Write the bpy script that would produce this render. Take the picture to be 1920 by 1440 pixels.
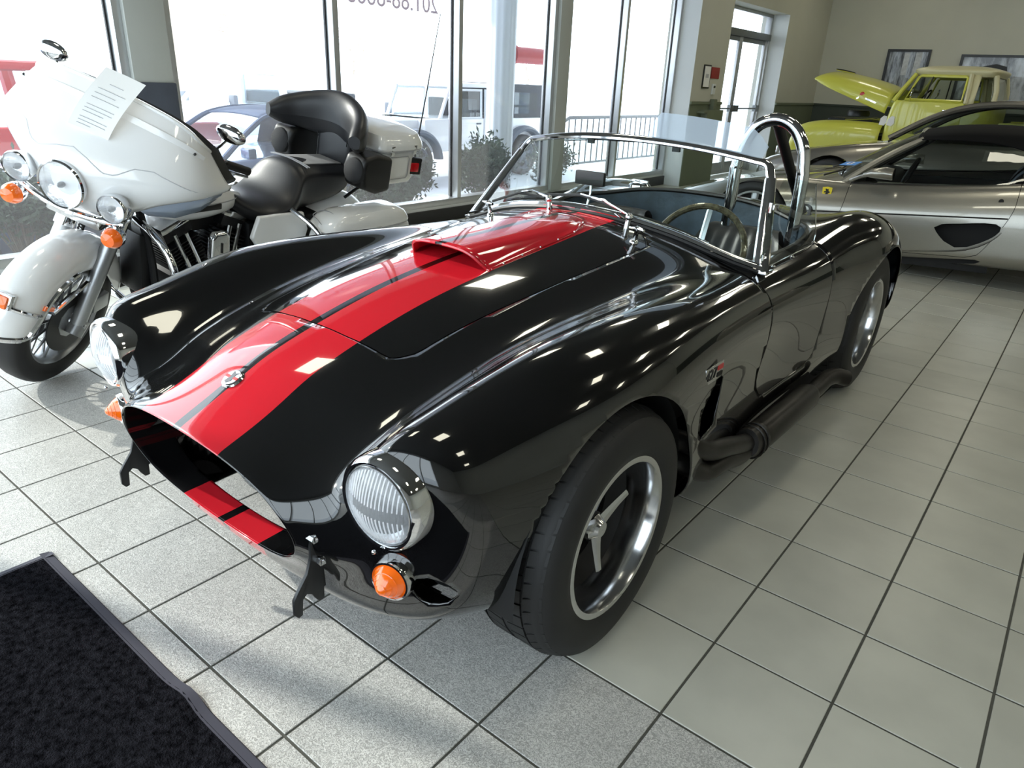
import bpy, bmesh, math, random
import numpy as np
from mathutils import Vector, Matrix
from mathutils.bvhtree import BVHTree

scene = bpy.context.scene
for o in list(bpy.data.objects):
    bpy.data.objects.remove(o)
random.seed(7)
RNG = np.random.default_rng(7)

# ------------------------------------------------------------------ camera
CAM_POS = np.array([0.74514, -1.79681, 1.33759])
CAM_R = np.array([[0.778817, 0.625820, 0.042344],      # right
                  [0.277691, -0.283473, -0.917895],    # down
                  [-0.562433, 0.726631, -0.394558]])   # forward
CAM_F = 1329.03                                        # focal length in pixels of a 1920 px wide frame
cam_data = bpy.data.cameras.new('camera')
cam_data.sensor_width = 36.0
cam_data.lens = CAM_F / 1920.0 * 36.0
cam_data.clip_start = 0.02
cam_data.clip_end = 500
camera = bpy.data.objects.new('camera', cam_data)
scene.collection.objects.link(camera)
cm = Matrix.Identity(4)
for i in range(3):
    cm[i][0] = CAM_R[0][i]
    cm[i][1] = -CAM_R[1][i]
    cm[i][2] = -CAM_R[2][i]
    cm[i][3] = CAM_POS[i]
camera.matrix_world = cm
scene.camera = camera

# ------------------------------------------------------------------ world, sun, exposure
world = bpy.data.worlds.new('sky')
scene.world = world
world.use_nodes = True
wn = world.node_tree
wn.nodes['Background'].inputs['Color'].default_value = (0.84, 0.93, 1.0, 1)
wn.nodes['Background'].inputs['Strength'].default_value = 4.6

sun_data = bpy.data.lights.new('sun', 'SUN')
sun_data.energy = 5.0
sun_data.angle = math.radians(0.9)
sun_data.color = (1.0, 0.95, 0.86)
sun = bpy.data.objects.new('sun', sun_data)
scene.collection.objects.link(sun)
SUN_DIR = Vector((1.0, 0.32, -0.60)).normalized()      # low winter sun coming in through the window wall
sun.rotation_euler = SUN_DIR.to_track_quat('-Z', 'Y').to_euler()
sun.location = (-20, -5, 12)

vs = scene.view_settings
vs.view_transform = 'Standard'
vs.look = 'None'
vs.exposure = 0.0
vs.gamma = 1.0
vs.use_curve_mapping = False

# ------------------------------------------------------------------ materials
def srgb(r, g, b):
    f = lambda c: c / 12.92 if c <= 0.04045 else ((c + 0.055) / 1.055) ** 2.4
    return (f(r / 255), f(g / 255), f(b / 255), 1.0)

def mat(name, col, rough=0.5, metal=0.0, coat=0.0, spec=0.5, noise=None, bump=None, emit=None, trans=0.0, sheen=0.0):
    m = bpy.data.materials.new(name)
    m.use_nodes = True
    nt = m.node_tree
    b = nt.nodes['Principled BSDF']
    if len(col) == 3:
        col = srgb(*col)
    b.inputs['Base Color'].default_value = col
    b.inputs['Roughness'].default_value = rough
    b.inputs['Metallic'].default_value = metal
    b.inputs['Coat Weight'].default_value = coat
    b.inputs['Coat Roughness'].default_value = 0.02
    b.inputs['Specular IOR Level'].default_value = spec
    b.inputs['Transmission Weight'].default_value = trans
    b.inputs['Sheen Weight'].default_value = sheen
    if emit:
        b.inputs['Emission Color'].default_value = srgb(*emit[0])
        b.inputs['Emission Strength'].default_value = emit[1]
    if noise or bump:
        tc = nt.nodes.new('ShaderNodeTexCoord')
    if noise:      # (scale, amount)
        n = nt.nodes.new('ShaderNodeTexNoise')
        n.inputs['Scale'].default_value = noise[0]
        n.inputs['Detail'].default_value = 6
        nt.links.new(tc.outputs['Object'], n.inputs['Vector'])
        r = nt.nodes.new('ShaderNodeMapRange')
        r.inputs['From Min'].default_value = 0.3
        r.inputs['From Max'].default_value = 0.7
        r.inputs['To Min'].default_value = 1 - noise[1]
        r.inputs['To Max'].default_value = 1 + noise[1]
        nt.links.new(n.outputs['Fac'], r.inputs['Value'])
        mx = nt.nodes.new('ShaderNodeMix')
        mx.data_type = 'RGBA'
        mx.blend_type = 'MULTIPLY'
        mx.inputs['Factor'].default_value = 1.0
        mx.inputs[6].default_value = col
        nt.links.new(r.outputs['Result'], mx.inputs[7])
        nt.links.new(mx.outputs[2], b.inputs['Base Color'])
    if bump:       # (scale, strength, distance)
        n2 = nt.nodes.new('ShaderNodeTexNoise')
        n2.inputs['Scale'].default_value = bump[0]
        n2.inputs['Detail'].default_value = 4
        nt.links.new(tc.outputs['Object'], n2.inputs['Vector'])
        bp = nt.nodes.new('ShaderNodeBump')
        bp.inputs['Strength'].default_value = bump[1]
        bp.inputs['Distance'].default_value = bump[2]
        nt.links.new(n2.outputs['Fac'], bp.inputs['Height'])
        nt.links.new(bp.outputs['Normal'], b.inputs['Normal'])
    return m

def glass_mat(name, tint=(0.93, 0.97, 0.96), refl=1.45, rough=0.0, haze=0.0, hazecol=(0.8, 0.85, 0.9), translucent=False):
    """thin pane: clear transmission with Fresnel reflection"""
    m = bpy.data.materials.new(name)
    m.use_nodes = True
    nt = m.node_tree
    nt.nodes.remove(nt.nodes['Principled BSDF'])
    out = nt.nodes['Material Output']
    tr = nt.nodes.new('ShaderNodeBsdfTransparent')
    tr.inputs['Color'].default_value = (*tint, 1)
    gl = nt.nodes.new('ShaderNodeBsdfGlossy')
    gl.inputs['Roughness'].default_value = rough
    # Schlick reflectance from the angle to the pane, the same from either side
    geo = nt.nodes.new('ShaderNodeNewGeometry')
    dp = nt.nodes.new('ShaderNodeVectorMath'); dp.operation = 'DOT_PRODUCT'
    nt.links.new(geo.outputs['Normal'], dp.inputs[0]); nt.links.new(geo.outputs['Incoming'], dp.inputs[1])
    def mth(op, x, y=None):
        n = nt.nodes.new('ShaderNodeMath'); n.operation = op
        for k, v in enumerate((x, y)):
            if v is None: continue
            if isinstance(v, (int, float)): n.inputs[k].default_value = v
            else: nt.links.new(v, n.inputs[k])
        return n.outputs[0]
    r0 = 1.6 * ((refl - 1) / (refl + 1)) ** 2
    c = mth('ABSOLUTE', dp.outputs['Value'])
    fres = mth('ADD', mth('MULTIPLY', mth('POWER', mth('SUBTRACT', 1.0, c), 5.0), 1 - r0), r0)
    mx = nt.nodes.new('ShaderNodeMixShader')
    nt.links.new(fres, mx.inputs[0])
    nt.links.new(tr.outputs[0], mx.inputs[1])
    nt.links.new(gl.outputs[0], mx.inputs[2])
    last = mx
    if haze > 0:
        df = nt.nodes.new('ShaderNodeBsdfTranslucent' if translucent else 'ShaderNodeBsdfDiffuse')
        df.inputs['Color'].default_value = (*hazecol, 1)
        m2 = nt.nodes.new('ShaderNodeMixShader')
        m2.inputs[0].default_value = haze
        nt.links.new(mx.outputs[0], m2.inputs[1])
        nt.links.new(df.outputs[0], m2.inputs[2])
        last = m2
    nt.links.new(last.outputs[0], out.inputs['Surface'])
    return m

# ------------------------------------------------------------------ object helpers
COL = scene.collection

def raw_mesh(name, V, F, mats=(), midx=None, smooth=True, normals=None, sharp=None):
    me = bpy.data.meshes.new(name)
    me.from_pydata([tuple(map(float, v)) for v in V], [], [tuple(int(i) for i in f) for f in F])
    for m in mats:
        me.materials.append(m)
    if midx is not None:
        me.polygons.foreach_set('material_index', np.asarray(midx, dtype=np.int32))
    me.polygons.foreach_set('use_smooth', np.full(len(me.polygons), bool(smooth)))
    me.update()
    if normals is not None:
        me.normals_split_custom_set_from_vertices([tuple(map(float, n)) for n in normals])
    elif smooth and sharp:
        me.set_sharp_from_angle(angle=math.radians(sharp))
    return me

def link(name, me, parent=None, loc=(0, 0, 0), rot=(0, 0, 0), label=None, cat=None, group=None, kind=None):
    o = bpy.data.objects.new(name, me)
    COL.objects.link(o)
    o.parent = parent
    o.location = loc
    o.rotation_euler = rot
    tag(o, label, cat, group, kind)
    return o

def tag(o, label=None, cat=None, group=None, kind=None):
    if label: o['label'] = label
    if cat: o['category'] = cat
    if group: o['group'] = group
    if kind: o['kind'] = kind
    return o

def thing(name, label, cat, loc=(0, 0, 0), rot=(0, 0, 0), group=None, kind=None):
    return link(name, None, None, loc, rot, label, cat, group, kind)

def copy_tree(o, parent=None):
    kids = list(o.children)
    c = o.copy()
    COL.objects.link(c)
    c.parent = parent
    for k in kids:
        copy_tree(k, c)
    return c

def nrm(v):
    v = np.asarray(v, float)
    return v / max(np.linalg.norm(v), 1e-12)

def frame(axis):
    a = nrm(axis)
    h = np.array([0, 0, 1.0]) if abs(a[2]) < 0.9 else np.array([1.0, 0, 0])
    u = nrm(np.cross(h, a))
    return u, np.cross(a, u), a

class MB:
    """collects shapes into one mesh"""
    def __init__(s):
        s.V = []; s.F = []
    def add(s, V, F):
        k = len(s.V)
        s.V.extend([tuple(map(float, v)) for v in V])
        s.F.extend([tuple(int(i) + k for i in f) for f in F])
        return s
    def box(s, c, size, M=None):
        hx, hy, hz = [a / 2 for a in size]
        P = np.array([(x, y, z) for x in (-hx, hx) for y in (-hy, hy) for z in (-hz, hz)])
        if M is not None: P = P @ np.asarray(M).T
        P = P + np.asarray(c, float)
        return s.add(P, [(0, 1, 3, 2), (4, 6, 7, 5), (0, 4, 5, 1), (2, 3, 7, 6), (0, 2, 6, 4), (1, 5, 7, 3)])
    def box2(s, a, b):
        a = np.minimum(a, b) * 1.0, np.maximum(a, b) * 1.0
        return s.box((a[0] + a[1]) / 2, a[1] - a[0])
    def cyl(s, p0, p1, r0, r1=None, n=16, caps=True):
        p0 = np.asarray(p0, float); p1 = np.asarray(p1, float)
        r1 = r0 if r1 is None else r1
        u, v, a = frame(p1 - p0)
        t = np.arange(n) * 2 * math.pi / n
        ring = np.cos(t)[:, None] * u + np.sin(t)[:, None] * v
        V = np.vstack([p0 + ring * r0, p1 + ring * r1])
        F = [(i, (i + 1) % n, n + (i + 1) % n, n + i) for i in range(n)]
        if caps: F += [tuple(range(n - 1, -1, -1)), tuple(range(n, 2 * n))]
        return s.add(V, F)
    def tube(s, pts, r, n=8, closed=False, caps=True, up=None, sx=1.0, sy=1.0):
        P = np.asarray(pts, float); m = len(P)
        rr = np.full(m, r) if np.isscalar(r) else np.asarray(r, float)
        if closed: tg = np.roll(P, -1, 0) - np.roll(P, 1, 0)
        else:
            tg = np.gradient(P, axis=0)
        tg = tg / np.maximum(np.linalg.norm(tg, axis=1, keepdims=True), 1e-9)
        u = frame(tg[0])[0] if up is None else nrm(np.cross(up, tg[0]))
        V = []; t = np.arange(n) * 2 * math.pi / n
        for i in range(m):
            if up is not None: u = nrm(np.cross(up, tg[i]))
            else: u = nrm(u - tg[i] * np.dot(u, tg[i]))
            v = np.cross(tg[i], u)
            V.append(P[i] + rr[i] * (np.cos(t)[:, None] * u * sx + np.sin(t)[:, None] * v * sy))
        V = np.vstack(V)
        F = []
        for i in range(m if closed else m - 1):
            a = i * n; b = ((i + 1) % m) * n
            F += [(a + j, a + (j + 1) % n, b + (j + 1) % n, b + j) for j in range(n)]
        if caps and not closed:
            F += [tuple(range(n - 1, -1, -1)), tuple(range((m - 1) * n, m * n))]
        return s.add(V, F)
    def lathe(s, prof, o=(0, 0, 0), axis=(0, 0, 1), n=32, closed=False):
        u, v, a = frame(axis)
        o = np.asarray(o, float)
        t = np.arange(n) * 2 * math.pi / n
        ring = np.cos(t)[:, None] * u + np.sin(t)[:, None] * v
        V = np.vstack([o + a * h + ring * max(r, 1e-5) for r, h in prof])
        m = len(prof); F = []
        for i in range(m if closed else m - 1):
            a0 = i * n; b0 = ((i + 1) % m) * n
            F += [(a0 + j, a0 + (j + 1) % n, b0 + (j + 1) % n, b0 + j) for j in range(n)]
        return s.add(V, F)
    def sphere(s, c, r, nu=16, nv=10, M=None):
        r = np.array([r, r, r]) if np.isscalar(r) else np.asarray(r, float)
        V = []; F = []
        for i in range(nv + 1):
            ph = math.pi * i / nv
            for j in range(nu):
                th = 2 * math.pi * j / nu
                V.append((math.sin(ph) * math.cos(th), math.sin(ph) * math.sin(th), math.cos(ph)))
        V = np.array(V) * r
        if M is not None: V = V @ np.asarray(M).T
        V = V + np.asarray(c, float)
        for i in range(nv):
            for j in range(nu):
                F.append((i * nu + j, (i + 1) * nu + j, (i + 1) * nu + (j + 1) % nu, i * nu + (j + 1) % nu))
        return s.add(V, F)
    def prism(s, poly, d, o=(0, 0, 0), ux=(1, 0, 0), uy=(0, 1, 0), uz=None):
        """polygon in plane (ux,uy) pushed out by d along uz"""
        ux = np.asarray(ux, float); uy = np.asarray(uy, float)
        uz = np.cross(ux, uy) if uz is None else np.asarray(uz, float)
        P = np.array([np.asarray(o, float) + ux * a + uy * b for a, b in poly])
        n = len(P)
        V = np.vstack([P, P + uz * d])
        F = [tuple(range(n - 1, -1, -1)), tuple(range(n, 2 * n))] + [(i, (i + 1) % n, n + (i + 1) % n, n + i) for i in range(n)]
        return s.add(V, F)
    def grid(s, P, cu=False, cv=False):
        P = np.asarray(P, float); a, b = P.shape[:2]
        F = []
        for i in range(a if cu else a - 1):
            for j in range(b if cv else b - 1):
                F.append((i * b + j, i * b + (j + 1) % b, ((i + 1) % a) * b + (j + 1) % b, ((i + 1) % a) * b + j))
        return s.add(P.reshape(-1, 3), F)
    def build(s, name, m=None, parent=None, smooth=True, sharp=35, bevel=0.0, seg=2, solid=0.0, loc=(0, 0, 0), rot=(0, 0, 0), **kw):
        me = raw_mesh(name, s.V, s.F, [m] if m else [], smooth=smooth, sharp=sharp)
        bm = bmesh.new(); bm.from_mesh(me)
        bmesh.ops.recalc_face_normals(bm, faces=bm.faces)
        if bevel > 0:
            ed = [e for e in bm.edges if len(e.link_faces) == 2 and e.calc_face_angle(0) > 0.6]
            bmesh.ops.bevel(bm, geom=ed, offset=bevel, segments=seg, profile=0.6, affect='EDGES', clamp_overlap=True)
            for f in bm.faces: f.smooth = True
        bm.to_mesh(me); bm.free()
        if smooth and sharp: me.set_sharp_from_angle(angle=math.radians(sharp))
        o = link(name, me, parent, loc, rot, **kw)
        if solid:
            md = o.modifiers.new('thickness', 'SOLIDIFY'); md.thickness = solid; md.offset = 0
        return o

def bas(t):
    return np.array([(1 - t) ** 3, 3 * t ** 3 - 6 * t ** 2 + 4, -3 * t ** 3 + 3 * t ** 2 + 3 * t + 1, t ** 3]) / 6.0

def ext(P, mode0='lin', mode1='lin', flip=None):
    """phantom end points along axis 0"""
    a = 2 * P[0] - P[1] if mode0 == 'lin' else P[1] * flip
    b = 2 * P[-1] - P[-2] if mode1 == 'lin' else P[-2] * flip
    return np.concatenate([a[None], P, b[None]])

def bs_eval(P, n):
    """P has phantom ends; n samples per span along axis 0"""
    out = []
    k = len(P) - 3
    for i in range(k):
        for j in range(n if np.isscalar(n) else n[i]):
            m = n if np.isscalar(n) else n[i]
            w = bas(j / m)
            out.append(np.tensordot(w, P[i:i + 4], axes=(0, 0)))
    out.append(np.tensordot(bas(1.0), P[k - 1:k + 3], axes=(0, 0)))
    return np.array(out)

def sharpen(P, amt, axis, mode0='lin', mode1='lin', flip=None):
    Q = np.moveaxis(P, axis, 0)
    E = ext(Q, mode0, mode1, flip)
    ev = (E[:-2] + 4 * E[1:-1] + E[2:]) / 6
    return np.moveaxis(Q + amt * (Q - ev), 0, axis)

def bsurf(ctrl, nu, nv, amt=0.8, u_mode=('lin', 'lin'), v_mode=('lin', 'lin'), flip=(-1, 1, 1)):
    """tensor B-spline through (nearly) the control points; axis0 = u, axis1 = v"""
    flip = np.array(flip, float)
    P = np.array(ctrl, float)
    P0 = P.copy()
    for _ in range(2 if amt else 0):
        A = bs_eval(ext(np.moveaxis(P, 1, 0), *v_mode, flip), 1)
        A = np.moveaxis(A, 0, 1)
        A = bs_eval(ext(A, *u_mode, flip), 1)
        P = P + amt * (P0 - A)
    Q = bs_eval(ext(np.moveaxis(P, 1, 0), *v_mode, flip), nv)
    Q = np.moveaxis(Q, 0, 1)
    return bs_eval(ext(Q, *u_mode, flip), nu)

def spline(pts, n=8, closed=False):
    P = np.asarray(pts, float)
    if closed:
        E = np.concatenate([P[-1:], P, P[:2]])
    else:
        E = np.concatenate([2 * P[:1] - P[1:2], P, 2 * P[-1:] - P[-2:-1]])
    out = []
    for i in range(len(E) - 3):
        p0, p1, p2, p3 = E[i:i + 4]
        for j in range(n):
            t = j / n
            out.append(0.5 * (2 * p1 + (p2 - p0) * t + (2 * p0 - 5 * p1 + 4 * p2 - p3) * t * t + (3 * p1 - p0 - 3 * p2 + p3) * t ** 3))
    if not closed: out.append(P[-1])
    return np.array(out)

def grid_normals(P):
    du = np.gradient(P, axis=0); dv = np.gradient(P, axis=1)
    N = np.cross(du, dv)
    return N / np.maximum(np.linalg.norm(N, axis=2, keepdims=True), 1e-12)

def grid_faces(a, b, rev=False):
    F = []
    for i in range(a - 1):
        for j in range(b - 1):
            f = (i * b + j, i * b + j + 1, (i + 1) * b + j + 1, (i + 1) * b + j)
            F.append(f[::-1] if rev else f)
    return F

def split(V, N, F, fv):
    """cut a polygon mesh along fv = 0; returns V, N, faces with fv<0, faces with fv>0"""
    V = [np.asarray(v) for v in V]; N = [np.asarray(n) for n in N]
    fv = list(fv)
    cache = {}
    def cut(i, j):
        k = (min(i, j), max(i, j))
        if k not in cache:
            t = fv[i] / (fv[i] - fv[j])
            V.append(V[i] * (1 - t) + V[j] * t)
            n = N[i] * (1 - t) + N[j] * t
            N.append(n / max(np.linalg.norm(n), 1e-12))
            fv.append(0.0)
            cache[k] = len(V) - 1
        return cache[k]
    neg = []; pos = []
    for f in F:
        s = [fv[i] > 0 for i in f]
        if all(s): pos.append(f)
        elif not any(s): neg.append(f)
        else:
            a = []; b = []
            m = len(f)
            for q in range(m):
                i, j = f[q], f[(q + 1) % m]
                (b if s[q] else a).append(i)
                if s[q] != s[(q + 1) % m]:
                    c = cut(i, j)
                    a.append(c); b.append(c)
            if len(a) > 2: neg.append(tuple(a))
            if len(b) > 2: pos.append(tuple(b))
    return V, N, neg, pos

def compact(V, N, F):
    used = sorted({i for f in F for i in f})
    mp = {i: k for k, i in enumerate(used)}
    return [V[i] for i in used], [N[i] for i in used], [tuple(mp[i] for i in f) for f in F]

def sdf_poly(P, poly, r=0.0):
    """signed distance of points P[n,2] to a polygon, corners rounded by r"""
    P = np.asarray(P, float); poly = np.asarray(poly, float)
    d = np.full(len(P), 1e9); ins = np.zeros(len(P), bool)
    n = len(poly)
    for i in range(n):
        a = poly[i]; b = poly[(i + 1) % n]
        e = b - a; w = P - a
        t = np.clip((w @ e) / (e @ e), 0, 1)
        q = w - t[:, None] * e
        d = np.minimum(d, (q ** 2).sum(1))
        c = ((a[1] <= P[:, 1]) & (b[1] > P[:, 1])) | ((b[1] <= P[:, 1]) & (a[1] > P[:, 1]))
        xi = a[0] + (P[:, 1] - a[1]) * e[0] / (e[1] if abs(e[1]) > 1e-12 else 1e-12)
        ins ^= c & (P[:, 0] < xi)
    d = np.sqrt(d)
    return np.where(ins, -d, d) - r

def part(name, V, N, F, m, parent, solid=0.0):
    V, N, F = compact(V, N, F)
    me = raw_mesh(name, V, F, [m], normals=N)
    o = link(name, me, parent)
    if solid:
        md = o.modifiers.new('thickness', 'SOLIDIFY'); md.thickness = solid; md.offset = -1
    return o

def pxray(x, y):
    d = np.array([(x - 960) / CAM_F, (y - 720) / CAM_F, 1.0]) @ CAM_R
    return d

def text_mesh(name, body, size, m, parent=None, extrude=0.0005, loc=(0, 0, 0), rot=(0, 0, 0), align='CENTER', mirror=False, **kw):
    cu = bpy.data.curves.new(name, 'FONT')
    cu.body = body; cu.size = size; cu.extrude = extrude; cu.align_x = align; cu.align_y = 'CENTER'
    tmp = bpy.data.objects.new('tmp', cu)
    COL.objects.link(tmp)
    dg = bpy.context.evaluated_depsgraph_get()
    me = bpy.data.meshes.new_from_object(tmp.evaluated_get(dg))
    bpy.data.objects.remove(tmp)
    me.name = name
    me.materials.clear(); me.materials.append(m)
    if mirror:
        for v in me.vertices: v.co.x *= -1
        me.flip_normals()
    return link(name, me, parent, loc, rot, **kw)

# ------------------------------------------------------------------ the showroom
T = 0.30
WX = -4.30          # window wall
DX = -4.00          # wall with the door, stepped into the room
BY = 13.55          # back wall
FY = -3.80          # front wall behind the camera
RX = 7.0            # right wall
CZ = 3.80           # ceiling

M_grout = mat('grout', (74, 74, 68), 0.9, noise=(60, 0.15))
M_wall = mat('wall_paint', (192, 192, 180), 0.75, noise=(2.0, 0.03), bump=(90, 0.05, 0.002))
M_wainscot = mat('wainscot_paint', (104, 112, 92), 0.6, noise=(3, 0.05))
M_white_wall = mat('white_wall_paint', (212, 216, 216), 0.7, noise=(2, 0.03))
M_ceiling = mat('ceiling_tile', (92, 92, 88), 0.9, noise=(40, 0.05), bump=(200, 0.2, 0.002))
M_alu = mat('anodised_aluminium', (196, 198, 200), 0.32, metal=0.75, noise=(12, 0.03))
M_alu_dark = mat('grey_aluminium', (120, 124, 126), 0.35, metal=0.6)
M_base = mat('black_rubber_base', (34, 35, 37), 0.55)
M_pane = glass_mat('window_glass', tint=(0.93, 0.97, 0.975), haze=0.055, hazecol=(0.95, 0.97, 1.0), translucent=True)  # translucent haze imitates the glare that washes out the view outside
M_blackline = mat('black_gasket', (24, 25, 28), 0.5)

def tile_mat(name, col, rough, tex):
    m = bpy.data.materials.new(name)
    m.use_nodes = True
    nt = m.node_tree; N = nt.nodes; L = nt.links
    b = N['Principled BSDF']
    geo = N.new('ShaderNodeNewGeometry')
    info = N.new('ShaderNodeObjectInfo')
    n1 = N.new('ShaderNodeTexNoise'); n1.inputs['Scale'].default_value = 5.0; n1.inputs['Detail'].default_value = 8
    L.new(geo.outputs['Position'], n1.inputs['Vector'])
    rmp = N.new('ShaderNodeMapRange')
    rmp.inputs['From Min'].default_value = 0.35; rmp.inputs['From Max'].default_value = 0.65
    rmp.inputs['To Min'].default_value = 0.93; rmp.inputs['To Max'].default_value = 1.05
    L.new(n1.outputs['Fac'], rmp.inputs['Value'])
    r2 = N.new('ShaderNodeMapRange'); r2.inputs['To Min'].default_value = 0.96; r2.inputs['To Max'].default_value = 1.04
    L.new(info.outputs['Random'], r2.inputs['Value'])
    mu = N.new('ShaderNodeMath'); mu.operation = 'MULTIPLY'
    L.new(rmp.outputs[0], mu.inputs[0]); L.new(r2.outputs[0], mu.inputs[1])
    last = mu
    n3 = N.new('ShaderNodeTexNoise'); n3.inputs['Scale'].default_value = 105.0 if tex else 120.0
    n3.inputs['Detail'].default_value = 2.5; n3.inputs['Distortion'].default_value = 3.0 if tex else 0.4
    L.new(geo.outputs['Position'], n3.inputs['Vector'])
    if tex:
        r3 = N.new('ShaderNodeMapRange')
        r3.inputs['From Min'].default_value = 0.42; r3.inputs['From Max'].default_value = 0.60
        r3.inputs['To Min'].default_value = 0.62; r3.inputs['To Max'].default_value = 1.14
        L.new(n3.outputs['Fac'], r3.inputs['Value'])
        m2 = N.new('ShaderNodeMath'); m2.operation = 'MULTIPLY'
        L.new(mu.outputs[0], m2.inputs[0]); L.new(r3.outputs[0], m2.inputs[1])
        last = m2
    mx = N.new('ShaderNodeMix'); mx.data_type = 'RGBA'; mx.blend_type = 'MULTIPLY'; mx.inputs['Factor'].default_value = 1
    mx.inputs[6].default_value = srgb(*col)
    L.new(last.outputs[0], mx.inputs[7]); L.new(mx.outputs[2], b.inputs['Base Color'])
    b.inputs['Roughness'].default_value = rough
    bp = N.new('ShaderNodeBump'); bp.inputs['Strength'].default_value = 0.8 if tex else 0.05
    bp.inputs['Distance'].default_value = 0.0015
    L.new(n3.outputs['Fac'], bp.inputs['Height']); L.new(bp.outputs['Normal'], b.inputs['Normal'])
    return m

M_tile = tile_mat('smooth_beige_tile', (180, 180, 170), 0.30, False)
M_tile_tex = tile_mat('etched_grey_tile', (190, 189, 185), 0.42, True)

# floor base (the grout bed) and the tiles laid on it
floor = MB().box2(np.array([WX, FY, -0.12]), np.array([RX, BY, -0.0025])).build('floor', M_grout, smooth=False, kind='structure')
g = 0.0032
def tile_geo(z=0.0):
    a = g; b = T - g; c = 0.0012
    V = [(a, a, -0.004), (b, a, -0.004), (b, b, -0.004), (a, b, -0.004),
         (a, a, z - c), (b, a, z - c), (b, b, z - c), (a, b, z - c),
         (a + c, a + c, z), (b - c, a + c, z), (b - c, b - c, z), (a + c, b - c, z)]
    F = [(0, 1, 5, 4), (1, 2, 6, 5), (2, 3, 7, 6), (3, 0, 4, 7), (4, 5, 9, 8), (5, 6, 10, 9), (6, 7, 11, 10), (7, 4, 8, 11), (8, 9, 10, 11)]
    return V, F
tv, tf = tile_geo()
me_tile = raw_mesh('tile', tv, tf, [M_tile], smooth=False)
me_tile_tex = raw_mesh('etched_tile', tv, tf, [M_tile_tex], smooth=False)
cand = []; rest = []
for i in range(-15, int(RX / T) + 1):
    for j in range(int(FY / T) - 1, int(BY / T) + 1):
        x0, y0 = i * T, j * T
        if x0 < WX - 0.29 or y0 < FY - 0.29 or x0 + T > RX or y0 + T > BY: continue
        c = np.array([x0 + T / 2, y0 + T / 2, 0]) - CAM_POS
        q = CAM_R @ c
        size = 0
        if q[2] > 0.2:
            px = q[0] / q[2] * CAM_F + 960; py = q[1] / q[2] * CAM_F + 720
            under_mat = -1.35 <= x0 and x0 + T < 0.9 and y0 + T < -1.25
            under_car = -1.50 < x0 and x0 + T < 0.03 and -0.85 < y0 and y0 < 2.0
            if -80 < px < 2000 and -60 < py < 1540 and not under_mat and not under_car:
                size = abs(c[2]) / q[2] ** 3
        cand.append((size, i, j))
cand.sort(key=lambda t: -t[0])
TEXROW = -2                                   # rows nearer than this are laid with etched tiles
def zoff(i, j): return 0.0003 * math.sin(i * 12.9898 + j * 78.233)
for s, i, j in cand[:300]:
    if s <= 0: break
    link('floor_tile', me_tile_tex if j < TEXROW else me_tile, floor, (i * T, j * T, zoff(i, j)))
mb = MB(); mi = []
for s, i, j in cand[300:]:
    mb.add(np.array(tv) + np.array([i * T, j * T, zoff(i, j)]), tf)
    mi += [1 if j < TEXROW else 0] * len(tf)
me = raw_mesh('tile_field', mb.V, mb.F, [M_tile, M_tile_tex], mi, smooth=False)
link('tile_field', me, floor, kind='stuff')

MB().box2(np.array([WX - 0.2, FY - 0.2, CZ]), np.array([RX + 0.2, BY + 0.2, CZ + 0.15])).build('ceiling', M_ceiling, smooth=False, kind='structure')

# window wall: low kerb, header, pillars
SILL = 0.15; HEAD = 3.40
MB().box2(np.array([WX - 0.16, FY, -0.3]), np.array([WX + 0.03, 8.1, SILL])).build('wall_left_kerb', M_white_wall, smooth=False, kind='structure')
MB().box2(np.array([WX - 0.16, FY, HEAD]), np.array([WX + 0.03, 8.1, CZ])).build('wall_left_header', M_white_wall, smooth=False, kind='structure')
MB().box2(np.array([WX + 0.03, FY, 0]), np.array([WX + 0.055, 8.1, 0.125])).build('baseboard_left', M_base, smooth=False, bevel=0.006, kind='structure')
M_pillar = mat('pillar_paint', (170, 174, 170), 0.6, noise=(3, 0.04))
for k, (a, b) in enumerate(((0.54, 0.80), (5.20, 5.42))):
    MB().box2(np.array([WX - 0.14, a, SILL]), np.array([WX + 0.07, b, HEAD])).build('wall_left_pillar', M_pillar, bevel=0.006, kind='structure')

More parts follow.
